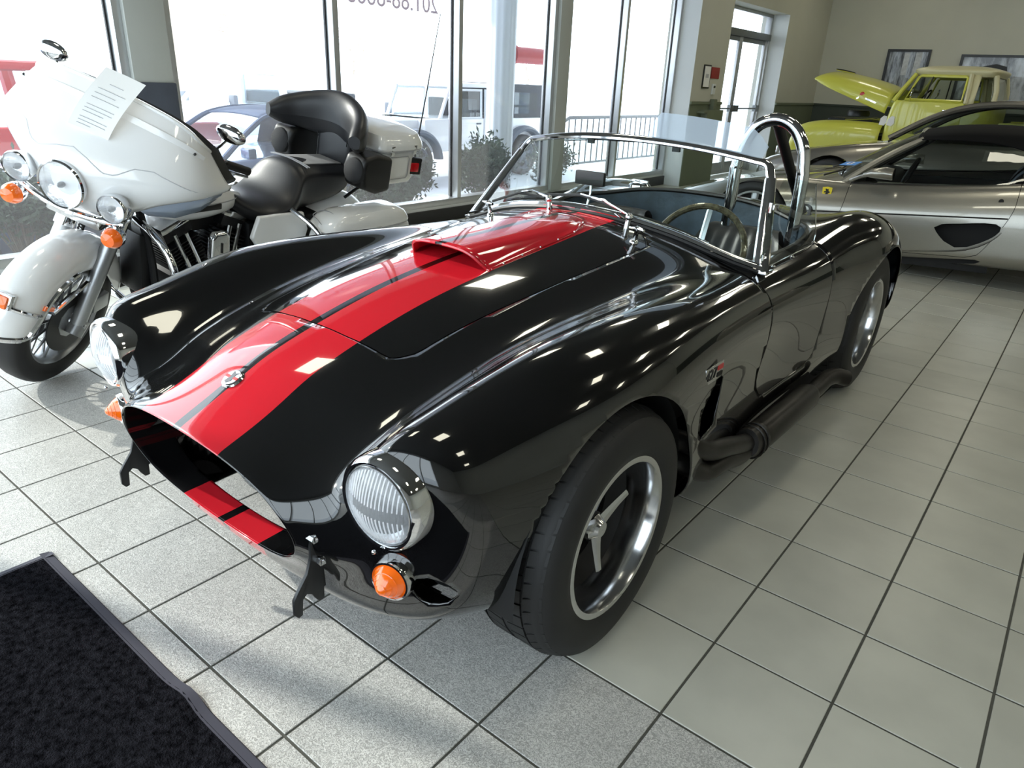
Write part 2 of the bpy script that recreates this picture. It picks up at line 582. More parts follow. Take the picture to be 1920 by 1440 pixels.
M_clad = mat('dark_pillar_cladding', (66, 72, 84), 0.6, noise=(6, .1))
MB().box2(np.array([WX - 0.15, 0.53, SILL]), np.array([WX + 0.085, 0.81, 1.22])).build('trim_4', M_clad, bevel=0.01, kind='structure')
def window(n, y0, y1, mull):
    w = link('window_%d' % n, None, kind='structure')
    fx0, fx1 = WX - 0.10, WX + 0.03
    fw = 0.055
    MB().box2(np.array([fx0, y0, SILL]), np.array([fx1, y1, SILL + 0.06])).build('bottom_rail', M_alu, w, bevel=0.004)
    MB().box2(np.array([fx0, y0, HEAD - 0.06]), np.array([fx1, y1, HEAD])).build('top_rail', M_alu, w, bevel=0.004)
    ys = [y0 + fw / 2] + list(mull) + [y1 - fw / 2]
    for y in ys:
        MB().box2(np.array([fx0, y - fw / 2, SILL + 0.06]), np.array([fx1, y + fw / 2, HEAD - 0.06])).build('mullion', M_alu, w, bevel=0.004)
        MB().box2(np.array([fx0 + 0.03, y - fw / 2 - 0.012, SILL + 0.06]), np.array([fx0 + 0.05, y + fw / 2 + 0.012, HEAD - 0.06])).build('gasket', M_blackline, w)
    for a, b in zip(ys[:-1], ys[1:]):
        p = MB().box2(np.array([fx0 + 0.037, a + fw / 2, SILL + 0.06]), np.array([fx0 + 0.043, b - fw / 2, HEAD - 0.06]))
        q = MB(); q.grid(np.array([[(fx0 + 0.04, a + fw / 2, SILL + 0.06), (fx0 + 0.04, b - fw / 2, SILL + 0.06)],
                                   [(fx0 + 0.04, a + fw / 2, HEAD - 0.06), (fx0 + 0.04, b - fw / 2, HEAD - 0.06)]]))
        q.build('pane', M_pane, w, smooth=False)
    return w
window(1, FY, 0.54, (-2.36, -0.90))
window(2, 0.80, 5.20, (2.20, 3.66))
window(3, 5.42, 8.1, (6.68,))

# the stepped-in wall with the door
def wallseg(name, a, b, z0=0, z1=CZ, m=M_wall, x0=WX - 0.16, x1=DX):
    return MB().box2(np.array([x0, a, z0]), np.array([x1, b, z1])).build(name, m, smooth=False, kind='structure')
D0, D1, DZ = 9.15, 11.45, 2.52
w1 = wallseg('wall_left_near_door', 8.1, D0)
w2 = wallseg('wall_left_beyond_door', D1, BY)
wallseg('wall_left_over_door', D0, D1, DZ, CZ)
MB().box2(np.array([WX, 8.096, 0]), np.array([DX, 8.1, CZ])).build('wall_left_return', M_white_wall, smooth=False, kind='structure')  # paler than the wall: grazing daylight put into the colour
MB().box2(np.array([WX, D1 - 0.004, 0]), np.array([DX + 0.002, D1, DZ])).build('door_reveal', M_white_wall, smooth=False, kind='structure')  # same pale slab, daylight on the jamb painted in
MB().box2(np.array([DX, 8.1, 0]), np.array([DX + 0.012, D0, 1.12])).build('wainscot', M_wainscot, w1, smooth=False)
MB().box2(np.array([DX, D1, 0]), np.array([DX + 0.012, BY, 1.12])).build('wainscot', M_wainscot, w2, smooth=False)
MB().box2(np.array([DX, 8.1, 1.12]), np.array([DX + 0.03, D0, 1.16])).build('trim_1', M_wainscot, smooth=False, bevel=0.006, kind='structure')
MB().box2(np.array([DX, D1, 1.12]), np.array([DX + 0.03, BY, 1.16])).build('trim_2', M_wainscot, smooth=False, bevel=0.006, kind='structure')
wb = MB().box2(np.array([DX - 0.4, BY, 0]), np.array([RX + 0.2, BY + 0.2, CZ])).build('wall_back', M_wall, smooth=False, kind='structure')
M_wains_dark = mat('dark_green_wainscot', (58, 66, 58), 0.6, noise=(3, 0.05))
MB().box2(np.array([DX, BY - 0.012, 0]), np.array([RX, BY, 1.12])).build('wainscot', M_wains_dark, wb, smooth=False)
MB().box2(np.array([DX, BY - 0.03, 1.12]), np.array([RX, BY, 1.16])).build('trim_3', M_wains_dark, smooth=False, bevel=0.006, kind='structure')
MB().box2(np.array([RX, FY, 0]), np.array([RX + 0.2, BY, CZ])).build('wall_right', M_wall, smooth=False, kind='structure')

# front wall behind the camera is a glazed shop front with the entrance
wf = MB()
wf.box2(np.array([WX, FY - 0.16, HEAD]), np.array([RX, FY, CZ])).box2(np.array([2.2, FY - 0.16, 0]), np.array([RX, FY, HEAD])).box2(np.array([WX - 0.16, FY - 0.16, -0.2]), np.array([2.2, FY, SILL]))
wf.build('wall_front', M_white_wall, smooth=False, kind='structure')
w = link('window_4', None, kind='structure')
for y in (-4.27, -2.9, -1.5, -0.1, 1.1, 2.17):
    MB().box2(np.array([y - 0.03, FY - 0.1, SILL]), np.array([y + 0.03, FY, HEAD])).build('mullion', M_alu, w, bevel=0.004)
for a, b in zip((-4.24, -2.87, -1.47, -0.07, 1.13), (-2.93, -1.53, -0.13, 1.07, 2.14)):
    MB().grid(np.array([[(a, FY - 0.05, SILL), (b, FY - 0.05, SILL)], [(a, FY - 0.05, HEAD), (b, FY - 0.05, HEAD)]])).build('pane', M_pane, w, smooth=False)

# glazed double door in its recess
d = link('door_1', None, kind='structure')
dx = WX - 0.02
MB().box2(np.array([dx - 0.05, D0, DZ - 0.05]), np.array([dx + 0.05, D1, DZ])).build('head_frame', M_alu, d, bevel=0.004)
MB().box2(np.array([dx - 0.06, D0, 2.12]), np.array([dx + 0.06, D1, 2.22])).build('transom_bar', M_alu_dark, d, bevel=0.004)
for y in (D0 + 0.03, D1 - 0.03):
    MB().box2(np.array([dx - 0.05, y - 0.03, 0]), np.array([dx + 0.05, y + 0.03, DZ - 0.05])).build('jamb', M_alu, d, bevel=0.004)
MB().grid(np.array([[(dx, D0 + .06, 2.22), (dx, D1 - .06, 2.22)], [(dx, D0 + .06, DZ - .05), (dx, D1 - .06, DZ - .05)]])).build('transom_pane', M_pane, d, smooth=False)
mid = (D0 + D1) / 2
for k, (a, b) in enumerate(((D0 + 0.06, mid - 0.005), (mid + 0.005, D1 - 0.06))):
    leaf = link('door_leaf', None, d)
    for y in (a + 0.03, b - 0.03):
        MB().box2(np.array([dx - 0.022, y - 0.03, 0.01]), np.array([dx + 0.022, y + 0.03, 2.12])).build('stile', M_alu, leaf, bevel=0.003)
    MB().box2(np.array([dx - 0.022, a + 0.06, 0.01]), np.array([dx + 0.022, b - 0.06, 0.20])).build('bottom_rail', M_alu, leaf, bevel=0.003)
    MB().box2(np.array([dx - 0.022, a + 0.06, 2.05]), np.array([dx + 0.022, b - 0.06, 2.12])).build('top_rail', M_alu_dark, leaf, bevel=0.003)
    MB().grid(np.array([[(dx, a + .06, .2), (dx, b - .06, .2)], [(dx, a + .06, 2.05), (dx, b - .06, 2.05)]])).build('pane', M_pane, leaf, smooth=False)
    mb = MB().cyl((dx + 0.06, a + 0.06, 1.05), (dx + 0.06, b - 0.06, 1.05), 0.013, n=10)
    for y in (a + 0.05, b - 0.12):
        mb.box2(np.array([dx + 0.02, y - 0.05, 1.00]), np.array([dx + 0.08, y + 0.10, 1.10]))
    mb.build('push_bar', M_alu_dark, leaf)

# ceiling lights
M_diff = mat('light_diffuser', (255, 250, 225), 0.6, emit=((255, 250, 228), 11.5))
M_troff = mat('white_enamel', (225, 225, 220), 0.4)
def ceiling_light(x, y, k):
    t = thing('ceiling_light', k, 'ceiling light', (x, y, CZ), group='square fluorescent ceiling lights')
    s = 0.60
    mb = MB()
    for a in (-1, 1):
        mb.box((a * s / 2, 0, -0.012), (0.03, s + 0.03, 0.024)).box((0, a * s / 2, -0.012), (s - 0.03, 0.03, 0.024))
    mb.build('frame', M_troff, t)
    MB().grid(np.array([[(-s / 2 + .015, -s / 2 + .015, -0.01), (-s / 2 + .015, s / 2 - .015, -0.01)], [(s / 2 - .015, -s / 2 + .015, -0.01), (s / 2 - .015, s / 2 - .015, -0.01)]])).build('diffuser', M_diff, t, smooth=False)
for ix in range(4):
    for iy in range(5):
        ceiling_light(-2.5 + ix * 2.6, -.5 + iy * 3.1, 'square fluorescent light panel set in the showroom ceiling')

# ------------------------------------------------------------------ black roadster with red stripes
CX, CY = -0.72, -0.48
car = thing('sports_car', 'glossy black open roadster with two wide red racing stripes and hood scoop', 'car', (CX, CY, 0))

def paint(name, striped=True):
    m = bpy.data.materials.new(name); m.use_nodes = True
    nt = m.node_tree; N = nt.nodes; L = nt.links
    b = N['Principled BSDF']
    black = (0.0035, 0.0036, 0.004, 1)
    b.inputs['Base Color'].default_value = black
    b.inputs['Roughness'].default_value = 0.12
    b.inputs['Specular IOR Level'].default_value = 0.12
    b.inputs['Coat Weight'].default_value = 1.0
    b.inputs['Coat Roughness'].default_value = 0.008
    b.inputs['Coat IOR'].default_value = 1.65
    if striped:
        tc = N.new('ShaderNodeTexCoord'); sx = N.new('ShaderNodeSeparateXYZ')
        L.new(tc.outputs['Object'], sx.inputs[0])
        ab = N.new('ShaderNodeMath'); ab.operation = 'ABSOLUTE'; L.new(sx.outputs['X'], ab.inputs[0])
        lo = N.new('ShaderNodeMath'); lo.operation = 'GREATER_THAN'; lo.inputs[1].default_value = 0.0135; L.new(ab.outputs[0], lo.inputs[0])
        hi = N.new('ShaderNodeMath'); hi.operation = 'LESS_THAN'; hi.inputs[1].default_value = 0.166; L.new(ab.outputs[0], hi.inputs[0])
        mu = N.new('ShaderNodeMath'); mu.operation = 'MULTIPLY'; L.new(lo.outputs[0], mu.inputs[0]); L.new(hi.outputs[0], mu.inputs[1])
        mx = N.new('ShaderNodeMix'); mx.data_type = 'RGBA'
        mx.inputs[6].default_value = black; mx.inputs[7].default_value = (0.50, 0.012, 0.022, 1)
        L.new(mu.outputs[0], mx.inputs['Factor']); L.new(mx.outputs[2], b.inputs['Base Color'])
    return m
M_paint = paint('black_paint_red_stripes')
M_chrome = mat('chrome', (225, 226, 228), 0.06, metal=1.0)
M_polish = mat('polished_aluminium', (205, 206, 208), 0.16, metal=1.0)
M_rubber = mat('tyre_rubber', (24, 24, 25), 0.62, noise=(30, 0.1))
M_black = mat('black_satin', (14, 14, 15), 0.45)
M_dark = mat('dark_recess', (7, 7, 8), 0.7)
M_leather = mat('blue_black_leather', (52, 66, 78), 0.38, noise=(14, 0.35), bump=(60, 0.25, 0.004))
M_seat = mat('black_pleated_leather', (26, 27, 30), 0.42, bump=(120, 0.15, 0.002))
M_carglass = glass_mat('windscreen_glass', tint=(0.86, 0.93, 0.91), refl=1.5)
M_visor = glass_mat('smoke_blue_acrylic', tint=(0.80, 0.88, 0.95), refl=1.5, haze=0.5, hazecol=(0.66, 0.76, 0.88))
M_orange = mat('amber_lens', (240, 105, 20), 0.12, coat=1.0, emit=((255, 110, 10), 0.10))
M_lampglass = mat('headlamp_glass', (236, 240, 244), 0.05, metal=0.65, coat=1.0, bump=(90, 0.25, 0.003))
M_pipe = mat('dark_pipe_coating', (40, 38, 36), 0.38, metal=0.6, noise=(25, 0.25))
M_gunmetal = mat('gunmetal_magnesium', (50, 50, 51), 0.40, metal=0.5)
M_redline = mat('red_enamel', (190, 25, 30), 0.3)

# control net: rings from the mouth lip back to the tail; columns from top centre round to bottom centre
lip = [(0, -.655, .580), (.15, -.653, .573), (.265, -.645, .545), (.325, -.637, .508), (.355, -.628, .472), (.366, -.62, .44),
       (.360, -.612, .405), (.335, -.604, .37), (.285, -.597, .338), (.205, -.59, .314), (.10, -.586, .302), (0, -.585, .299)]
def inner(f, dy):
    return [(x * f, y + dy, .44 + (z - .44) * f) for x, y, z in lip]
RINGS = [
    inner(.90, .33), inner(.955, .12), inner(.985, .035), lip,
    [(x * 1.045, y + .012, .44 + (z - .44) * 1.075) for x, y, z in lip],
    # face of the nose, pods reaching towards the lamps
    [(0, -.575, .622), (.16, -.57, .613), (.29, -.558, .578), (.385, -.55, .545), (.445, -.553, .53), (.485, -.56, .51),
     (.50, -.56, .455), (.485, -.555, .39), (.42, -.555, .325), (.29, -.563, .282), (.14, -.567, .265), (0, -.568, .262)],
    # outline of the lamp pods
    [(0, -.495, .660), (.165, -.485, .650), (.315, -.465, .607), (.42, -.47, .590), (.485, -.525, .635), (.568, -.545, .682),
     (.660, -.515, .640), (.690, -.495, .530), (.655, -.505, .380), (.54, -.52, .265), (.28, -.54, .238), (0, -.54, .235)],
    [(0, -.40, .703), (.168, -.392, .693), (.32, -.375, .655), (.43, -.36, .640), (.505, -.385, .690), (.585, -.40, .732),
     (.690, -.385, .690), (.745, -.375, .560), (.735, -.39, .400), (.635, -.42, .255), (.31, -.49, .222), (0, -.49, .220)],
    [(0, -.225, .753), (.17, -.222, .744), (.325, -.212, .708), (.435, -.20, .685), (.515, -.20, .730), (.602, -.20, .775),
     (.712, -.20, .738), (.785, -.20, .600), (.790, -.21, .430), (.755, -.22, .255), (.35, -.40, .21), (0, -.42, .21)],
    [(0, 0, .803), (.17, 0, .794), (.33, 0, .760), (.44, 0, .728), (.525, 0, .762), (.618, 0, .800),
     (.735, 0, .760), (.812, 0, .625), (.822, 0, .450), (.812, 0, .255), (.36, -.1, .205), (0, -.1, .205)],
    [(0, .30, .842), (.17, .30, .834), (.335, .30, .803), (.455, .30, .765), (.545, .30, .782), (.635, .30, .800),
     (.742, .30, .752), (.800, .30, .620), (.800, .30, .440), (.780, .30, .245), (.37, .30, .20), (0, .30, .20)],
    [(0, .62, .874), (.172, .62, .866), (.345, .62, .836), (.470, .62, .792), (.560, .62, .786), (.642, .62, .785),
     (.728, .62, .738), (.772, .62, .625), (.765, .62, .430), (.745, .62, .225), (.38, .62, .19), (0, .62, .19)],
    [(0, .95, .903), (.178, .95, .895), (.36, .95, .865), (.495, .95, .815), (.580, .95, .785), (.648, .95, .768),
     (.712, .95, .725), (.750, .95, .628), (.745, .95, .430), (.725, .95, .215), (.38, .95, .19), (0, .95, .19)],
    [(0, 1.25, .880), (.18, 1.25, .874), (.37, 1.25, .850), (.51, 1.25, .805), (.590, 1.25, .780), (.648, 1.25, .764),
     (.706, 1.25, .722), (.742, 1.25, .628), (.738, 1.25, .430), (.718, 1.25, .21), (.38, 1.25, .19), (0, 1.25, .19)],
    [(0, 1.58, .860), (.18, 1.58, .857), (.37, 1.58, .840), (.51, 1.58, .806), (.595, 1.58, .788), (.655, 1.58, .774),
     (.718, 1.58, .732), (.755, 1.58, .635), (.752, 1.58, .430), (.730, 1.58, .21), (.38, 1.58, .19), (0, 1.58, .19)],
    [(0, 1.88, .875), (.18, 1.88, .872), (.36, 1.88, .855), (.49, 1.88, .826), (.585, 1.88, .822), (.662, 1.88, .822),
     (.740, 1.88, .775), (.785, 1.88, .645), (.775, 1.88, .440), (.740, 1.88, .22), (.38, 1.88, .20), (0, 1.88, .20)],
    [(0, 2.10, .865), (.18, 2.10, .862), (.35, 2.10, .846), (.475, 2.10, .825), (.58, 2.10, .838), (.668, 2.10, .850),
     (.772, 2.10, .802), (.826, 2.10, .665), (.815, 2.10, .450), (.780, 2.10, .235), (.38, 2.10, .21), (0, 2.10, .21)],
    [(0, 2.35, .832), (.18, 2.35, .829), (.34, 2.35, .815), (.465, 2.35, .802), (.575, 2.35, .826), (.665, 2.35, .845),
     (.785, 2.35, .795), (.848, 2.35, .660), (.848, 2.35, .450), (.820, 2.35, .250), (.38, 2.35, .23), (0, 2.35, .23)],
    [(0, 2.62, .770), (.18, 2.62, .767), (.33, 2.62, .756), (.45, 2.62, .752), (.555, 2.62, .772), (.645, 2.62, .785),
     (.755, 2.62, .735), (.820, 2.62, .605), (.822, 2.62, .430), (.775, 2.62, .270), (.38, 2.62, .25), (0, 2.62, .25)],
    [(0, 2.86, .675), (.17, 2.86, .673), (.31, 2.86, .667), (.42, 2.86, .665), (.515, 2.86, .672), (.595, 2.86, .665),
     (.685, 2.86, .615), (.735, 2.86, .515), (.725, 2.86, .41), (.66, 2.86, .31), (.35, 2.86, .29), (0, 2.86, .29)],
    [(0, 3.01, .575), (.13, 3.01, .575), (.24, 3.01, .572), (.33, 3.01, .567), (.41, 3.01, .56), (.47, 3.01, .545),
     (.52, 3.01, .515), (.54, 3.01, .47), (.53, 3.01, .42), (.46, 3.01, .38), (.25, 3.01, .36), (0, 3.01, .36)],
    [(0, 3.07, .485), (.08, 3.07, .485), (.14, 3.07, .484), (.19, 3.07, .482), (.22, 3.07, .48), (.25, 3.07, .477),
     (.26, 3.07, .472), (.26, 3.07, .465), (.24, 3.07, .457), (.2, 3.07, .452), (.1, 3.07, .45), (0, 3.07, .45)],
]
RINGS = [[list(q) for q in r] for r in RINGS]
for r in RINGS[5:13]:                                   # crown of the hood
    r[1][2] -= .0035; r[2][2] -= .009; r[3][2] -= .004
half = bsurf(RINGS, 9, 9, amt=0.85, v_mode=('sym', 'sym'))
nU, nV = half.shape[:2]
full = np.concatenate([half, (half * np.array([-1, 1, 1]))[:, -2:0:-1]], axis=1)      # closed ring, both sides
nW = full.shape[1]
def closed_normals(P):
    du = np.gradient(P, axis=0)
    dv = np.roll(P, -1, 1) - np.roll(P, 1, 1)
    N = np.cross(dv, du)
    return N / np.maximum(np.linalg.norm(N, axis=2, keepdims=True), 1e-12)
bodyN = closed_normals(full)
BV = full.reshape(-1, 3); BN = bodyN.reshape(-1, 3)
if BN[(nU // 2) * nW][2] < 0: BN = -BN
BF = []
for i in range(nU - 1):
    for j in range(nW):
        BF.append((i * nW + j, (i + 1) * nW + j, (i + 1) * nW + (j + 1) % nW, i * nW + (j + 1) % nW))
f0 = BF[(nU // 2) * nW]
if np.dot(np.cross(BV[f0[1]] - BV[f0[0]], BV[f0[2]] - BV[f0[1]]), BN[f0[0]]) < 0: BF = [f[::-1] for f in BF]
body_bvh = BVHTree.FromPolygons([tuple(v) for v in BV], BF)
def top_at(x, y):
    h = body_bvh.ray_cast(Vector((x, y, 2.0)), Vector((0, 0, -1)))
    return (np.array(h[0]), np.array(h[1]) * (1 if h[1][2] > 0 else -1)) if h[0] is not None else (np.array([x, y, .8]), np.array([0, 0, 1.0]))
def side_at(y, z, s=1):
    h = body_bvh.ray_cast(Vector((2.0 * s, y, z)), Vector((-s, 0, 0)))
    return (np.array(h[0]), np.array(h[1]) * (1 if h[1][0] * s > 0 else -1)) if h[0] is not None else (np.array([.8 * s, y, z]), np.array([s, 0, 0.0]))
def front_at(x, z):
    h = body_bvh.ray_cast(Vector((x, -2.0, z)), Vector((0, 1, 0)))
    return np.array(h[0]), np.array(h[1]) * (1 if h[1][1] < 0 else -1)

V, N, F = list(BV), list(BN), BF
WZ = 0.32; WB = 2.30
def arr(): return np.array(V), np.array(N)
def cutout(fn, thr=0.0):
    """remove fn < thr"""
    global V, N, F
    a, n = arr()
    V, N, neg, F = split(V, N, F, fn(a, n) - thr)
    return neg
def wheelcut(yc, r):
    return lambda a, n: np.where(np.abs(a[:, 0]) > .46, np.hypot(a[:, 1] - yc, a[:, 2] - WZ) - r, 1.0)
cutout(wheelcut(0, .362)); cutout(wheelcut(WB, .388))
COCK = np.array([(-.545, 1.14), (-.3, 1.09), (0, 1.07), (.3, 1.09), (.545, 1.14), (.575, 1.3), (.58, 1.72), (.50, 1.87), (.3, 1.965), (0, 2.0),
                 (-.3, 1.965), (-.50, 1.87), (-.58, 1.72), (-.575, 1.3)])
def cockf(a, n): return np.where((n[:, 2] > 0.05) & (a[:, 2] > .6), sdf_poly(a[:, :2], COCK, 0.025), 1.0)
cutout(cockf)
HOOD = np.array([(-.245, -.215), (-.12, -.232), (0, -.236), (.12, -.232), (.245, -.215), (.262, -.18), (.29, .2), (.325, .80), (.29, .845), (0, .865), (-.29, .845), (-.325, .80), (-.29, .2), (-.262, -.18)])
def hoodf(a, n): return np.where((n[:, 2] > 0.1) & (a[:, 2] > .5), sdf_poly(a[:, :2], HOOD, 0.035), 1.0)
hood_faces = cutout(hoodf, 0.0)
_V, _N = V, N
hv, hn, hneg, hpos = split(V, N, hood_faces, hoodf(*arr()) + 0.0035)
part('hood', hv, hn, hneg, M_paint, car)
DOOR = np.array([(1.00, 1.0), (1.00, .76), (1.035, .66), (1.02, .54), (.965, .44), (1.0, .37), (1.10, .345), (1.50, .345), (1.60, .42), (1.645, .58), (1.655, .78), (1.655, 1.0)])
DOOR = spline(DOOR[1:-1], 5)
DOOR = np.concatenate([[(1.00, 1.0)], DOOR, [(1.655, 1.0)]])
for s in (1, -1):
    def doorf(a, n): return np.where((a[:, 0] * s > .5), sdf_poly(a[:, 1:3], DOOR, 0.0), 1.0)
    df = cutout(doorf)
    dv, dn, dneg, _ = split(V, N, df, doorf(*arr()) + 0.003)
    part('door', dv, dn, dneg, M_paint, car)
# mouth of the side vent behind the front wheel
VENT = np.array([(.425, .43), (.43, .505), (.545, .575), (.575, .57), (.575, .50), (.545, .43)])
for s in (1, -1):
    cutout(lambda a, n: np.where(a[:, 0] * s > .6, sdf_poly(a[:, 1:3], VENT, 0.008), 1.0))
# brake cooling ducts beside the lamps
for s in (1, -1):
    cutout(lambda a, n: np.where((a[:, 1] < -.3) & (a[:, 0] * s > .4), (((a[:, 0] * s - .655) / .042) ** 2 + ((a[:, 2] - .385) / .036) ** 2) - 1, 1.0))
# the air duct is open to the ground behind its short painted floor
cutout(lambda a, n: np.where((np.abs(a[:, 0]) < .34) & (a[:, 2] < .385) & (a[:, 1] < -.1), np.maximum(-.510 - a[:, 1], np.abs(a[:, 0]) - .33), 1.0))
body = part('body', V, N, F, M_paint, car, 0.005)

# dark structure inside: wheel wells, radiator, under-floor
for yc, r in ((0, .372), (WB, .396)):
    for s in (1, -1):
        th = np.radians(np.linspace(-6, 186, 41))
        P = [[(xx * s, yc + rr * math.cos(a), WZ + rr * math.sin(a)) for a in th] for xx, rr in ((.42, .02), (.42, r * .8), (.45, r), (.62, r), (.765, r))]
        MB().grid(np.array(P)).build('wheel_well', M_dark, car)
MB().box((0, -.24, .44), (.66, .02, .30)).build('radiator', M_dark, car)
MB().box((0, .35, .50), (.86, .90, .40)).build('engine_bay', M_dark, car)
for s in (1, -1):
    MB().box((.62 * s, .50, .50), (.10, .16, .18)).build('vent_recess', M_dark, car)
    MB().sphere((.62 * s, -.40, .385), (.06, .06, .05)).build('duct_recess', M_dark, car)

# cockpit: lining wall, floor, bead, dash, seats
oc = spline(np.r_[COCK], 6, closed=True)
oc_in = []
for x, y in oc:
    d = np.array([x, y - 1.52]); d /= np.linalg.norm(d)
    oc_in.append((x + d[0] * .018, y + d[1] * .018))
topz = [top_at(x * 1.035, 1.52 + (y - 1.52) * 1.035)[0][2] for x, y in oc_in]
rows = []
for q in (0, .12, .3, .6, 1.0):
    rows.append([(x * (1 - .05 * q), 1.52 + (y - 1.52) * (1 - .05 * q), z - .008 - q * (z - .30)) for (x, y), z in zip(oc_in, topz)])
MB().grid(np.array(rows), cv=True).build('cockpit_lining', M_leather, car)
MB().prism([(x * .97, y) for x, y in oc_in], .01, (0, 0, .28)).build('cockpit_floor', M_dark, car)
MB().tube([(x, y, z - .002) for (x, y), z in zip(oc_in, topz)], .011, 8, closed=True).build('cockpit_bead', M_black, car)
dash = []
for t in np.linspace(-1, 1, 25):
    x = .56 * t; y = 1.075 + .06 * t * t
    z = top_at(x, y - .03)[0][2]
    dash.append([(x, y + .0, z - .006), (x, y + .02, z - .02), (x, y + .03, z - .08), (x, y + .02, z - .17), (x, y - .03, z - .22)])
MB().grid(np.array(dash)).build('dashboard', M_seat, car)
# dials on the dash
for x in (.20, .30, .42, -.02, .08):
    MB().cyl((x, 1.10, .80), (x, 1.125, .80), .035, n=20).build('dial', M_chrome, car)
def seat(x):
    st = link('seat', None, car)
    w = .20
    P = []
    for u in np.linspace(-1, 1, 15):
        pl = .012 * abs(math.sin((u + 1) * math.pi * 3.5))
        wrap = .05 * abs(u) ** 4
        P.append([(x + u * w, 1.30 - wrap * 0, .36 + wrap + pl), (x + u * w, 1.50, .345 + wrap + pl), (x + u * w, 1.60 - wrap, .40 + pl), (x + u * w * 1.02, 1.66 - wrap - pl, .52),
                  (x + u * w, 1.715 - wrap - pl, .66), (x + u * w * .9, 1.76 - wrap - pl, .755), (x + u * w * .75, 1.80 - wrap * .5, .785), (x + u * w * .8, 1.85, .74), (x + u * w, 1.83, .40)])
    Q = bsurf(P, 3, 4, amt=.6)
    MB().grid(Q).build('cushion', M_seat, st)
    MB().box((x, 1.5, .31), (.36, .36, .06)).build('seat_base', M_dark, st)
    return st
seat(.32); seat(-.32)
# steering wheel
sw = link('steering_wheel', None, car, loc=(.345, 1.235, .76), rot=(math.radians(62), 0, 0))
t = np.linspace(0, 2 * math.pi, 49)[:-1]
M_wood = mat('worn_steering_rim', (92, 84, 66), 0.25, metal=0.3, coat=0.6, noise=(60, 0.6))
MB().tube(np.c_[.185 * np.cos(t), .185 * np.sin(t), 0 * t], .0125, 10, closed=True).build('rim', M_wood, sw)
mb = MB()
for a in (90, 210, 330):
    c, s_ = math.cos(math.radians(a)), math.sin(math.radians(a))
    mb.tube([(c * .03, s_ * .03, -.02), (c * .18, s_ * .18, 0)], .012, 6, sy=.25)
mb.build('spokes', M_polish, sw)
MB().lathe([(.001, -.06), (.03, -.05), (.045, -.03), (.03, -.005), (.001, 0)], n=20).build('horn_boss', M_black, sw)
MB().cyl((0, 0, -.06), (0, 0, -.40), .018).build('column', M_dark, sw)

# hood scoop (follows the hood, striped like it)
def scoop():
    L0, L1, n, m = .205, .835, 26, 25
    P = []
    for i in range(n):
        q = i / (n - 1); y = L0 + (L1 - L0) * q
        h = .045 * (1 - q) ** .75 * (1 - .25 * q) + .002
        w = .165 - .012 * q - .075 * max(0, (q - .7) / .3) ** 2
        row = []
        for u in np.linspace(-1, 1, m):
            au = abs(u)
            if au > .86: x = math.copysign(w * .86 + (au - .86) / .14 * .022, u); k = 0.0
            else:
                x = u * w; e = au / .86
                k = (1 - e ** 6) ** .6 if e < 1 else 0
            b, nn = top_at(x, y)
            yy = y + .03 * (1 - k) * (1 - q) ** 3
            yy -= .012 * k * (1 - q) ** 4
            row.append((x, yy, b[2] + .0035 + h * k))
        P.append(row)
    return np.array(P)
SC = scoop()
MB().grid(SC).build('hood_scoop', M_paint, car, sharp=60, solid=.004)
MB().tube(SC[0], .005, 6).build('scoop_lip', M_paint, car)
for i in range(3, 24, 4):
    for s in (0, -1):
        p = SC[i, s]; MB().sphere((p[0] * .985, p[1], p[2] + .001), .004, 8, 5).build('scoop_rivet', M_chrome, car)

# hood badge
bz, bn = top_at(0, -.505)
bd = link('hood_badge', None, car, loc=tuple(bz + bn * .001), rot=(math.atan2(bn[1] * -1, bn[2]), 0, 0))
MB().lathe([(.001, .006), (.023, .006), (.027, .004), (.029, 0)], n=28).build('badge_ring', M_chrome, bd)
MB().lathe([(.001, .0068), (.0225, .0066), (.023, .005)], n=28).build('badge_face', mat('badge_enamel', (196, 198, 204), .3, metal=.5), bd)
MB().box((0, 0, .007), (.046, .008, .001)).build('badge_bar', M_redline, bd)
MB().prism([(-.009, -.016), (0, -.019), (.009, -.010), (.006, .011), (.012, .017), (0, .012), (-.009, .018), (-.005, 0)], .001, (0, 0, .0066)).build('badge_motif', mat('badge_dark', (70, 74, 84), .4), bd)

# headlamps
def headlamp(s):
    h = link('headlamp', None, car, loc=(.569 * s, -.548, .580), rot=(0, 0, math.radians(4 * s)))
    ax = (0, -1, -.02)
    MB().lathe([(.098, -.075), (.102, -.02), (.101, .0), (.098, .010), (.092, .017), (.088, .016), (.0865, .010), (.088, .004)], axis=ax, n=48).build('rim', M_chrome, h)
    MB().lathe([(.0865, .011), (.083, .0165), (.081, .012)], axis=ax, n=48).build('inner_ring', M_polish, h)
    MB().lathe([(.001, .040), (.03, .0375), (.055, .031), (.072, .0215), (.082, .012)], axis=ax, n=40).build('lens', M_lampcover, h)
    MB().lathe([(.001, -.05), (.02, -.05), (.045, -.03), (.070, -.005), (.083, .011)], axis=ax, n=40).build('reflector', M_reflector, h)
    mb = MB()
    for k in range(-8, 9):
        x = k * .0085; hh = math.sqrt(max(.076 ** 2 - x * x, 0)) 
        for z0, z1 in ((.012, hh), (-hh, -.012)):
            if z1 - z0 < .01: continue
            zz = np.linspace(z0, z1, 7)
            d = [.0402 - .0285 * ((x * x + z * z) / .082 ** 2) ** .9 for z in zz]
            mb.tube([(x, -dd, z) for dd, z in zip(d, zz)], .0018, 4)
    mb.build('lens_flutes', M_flute, h)
    MB().sphere((0, .02, 0), (.008, .012, .008), 10, 6).build('bulb', M_bulb, h)
    MB().sphere((0, -.028, -.098), .005, 8, 6).build('rim_screw', M_chrome, h)
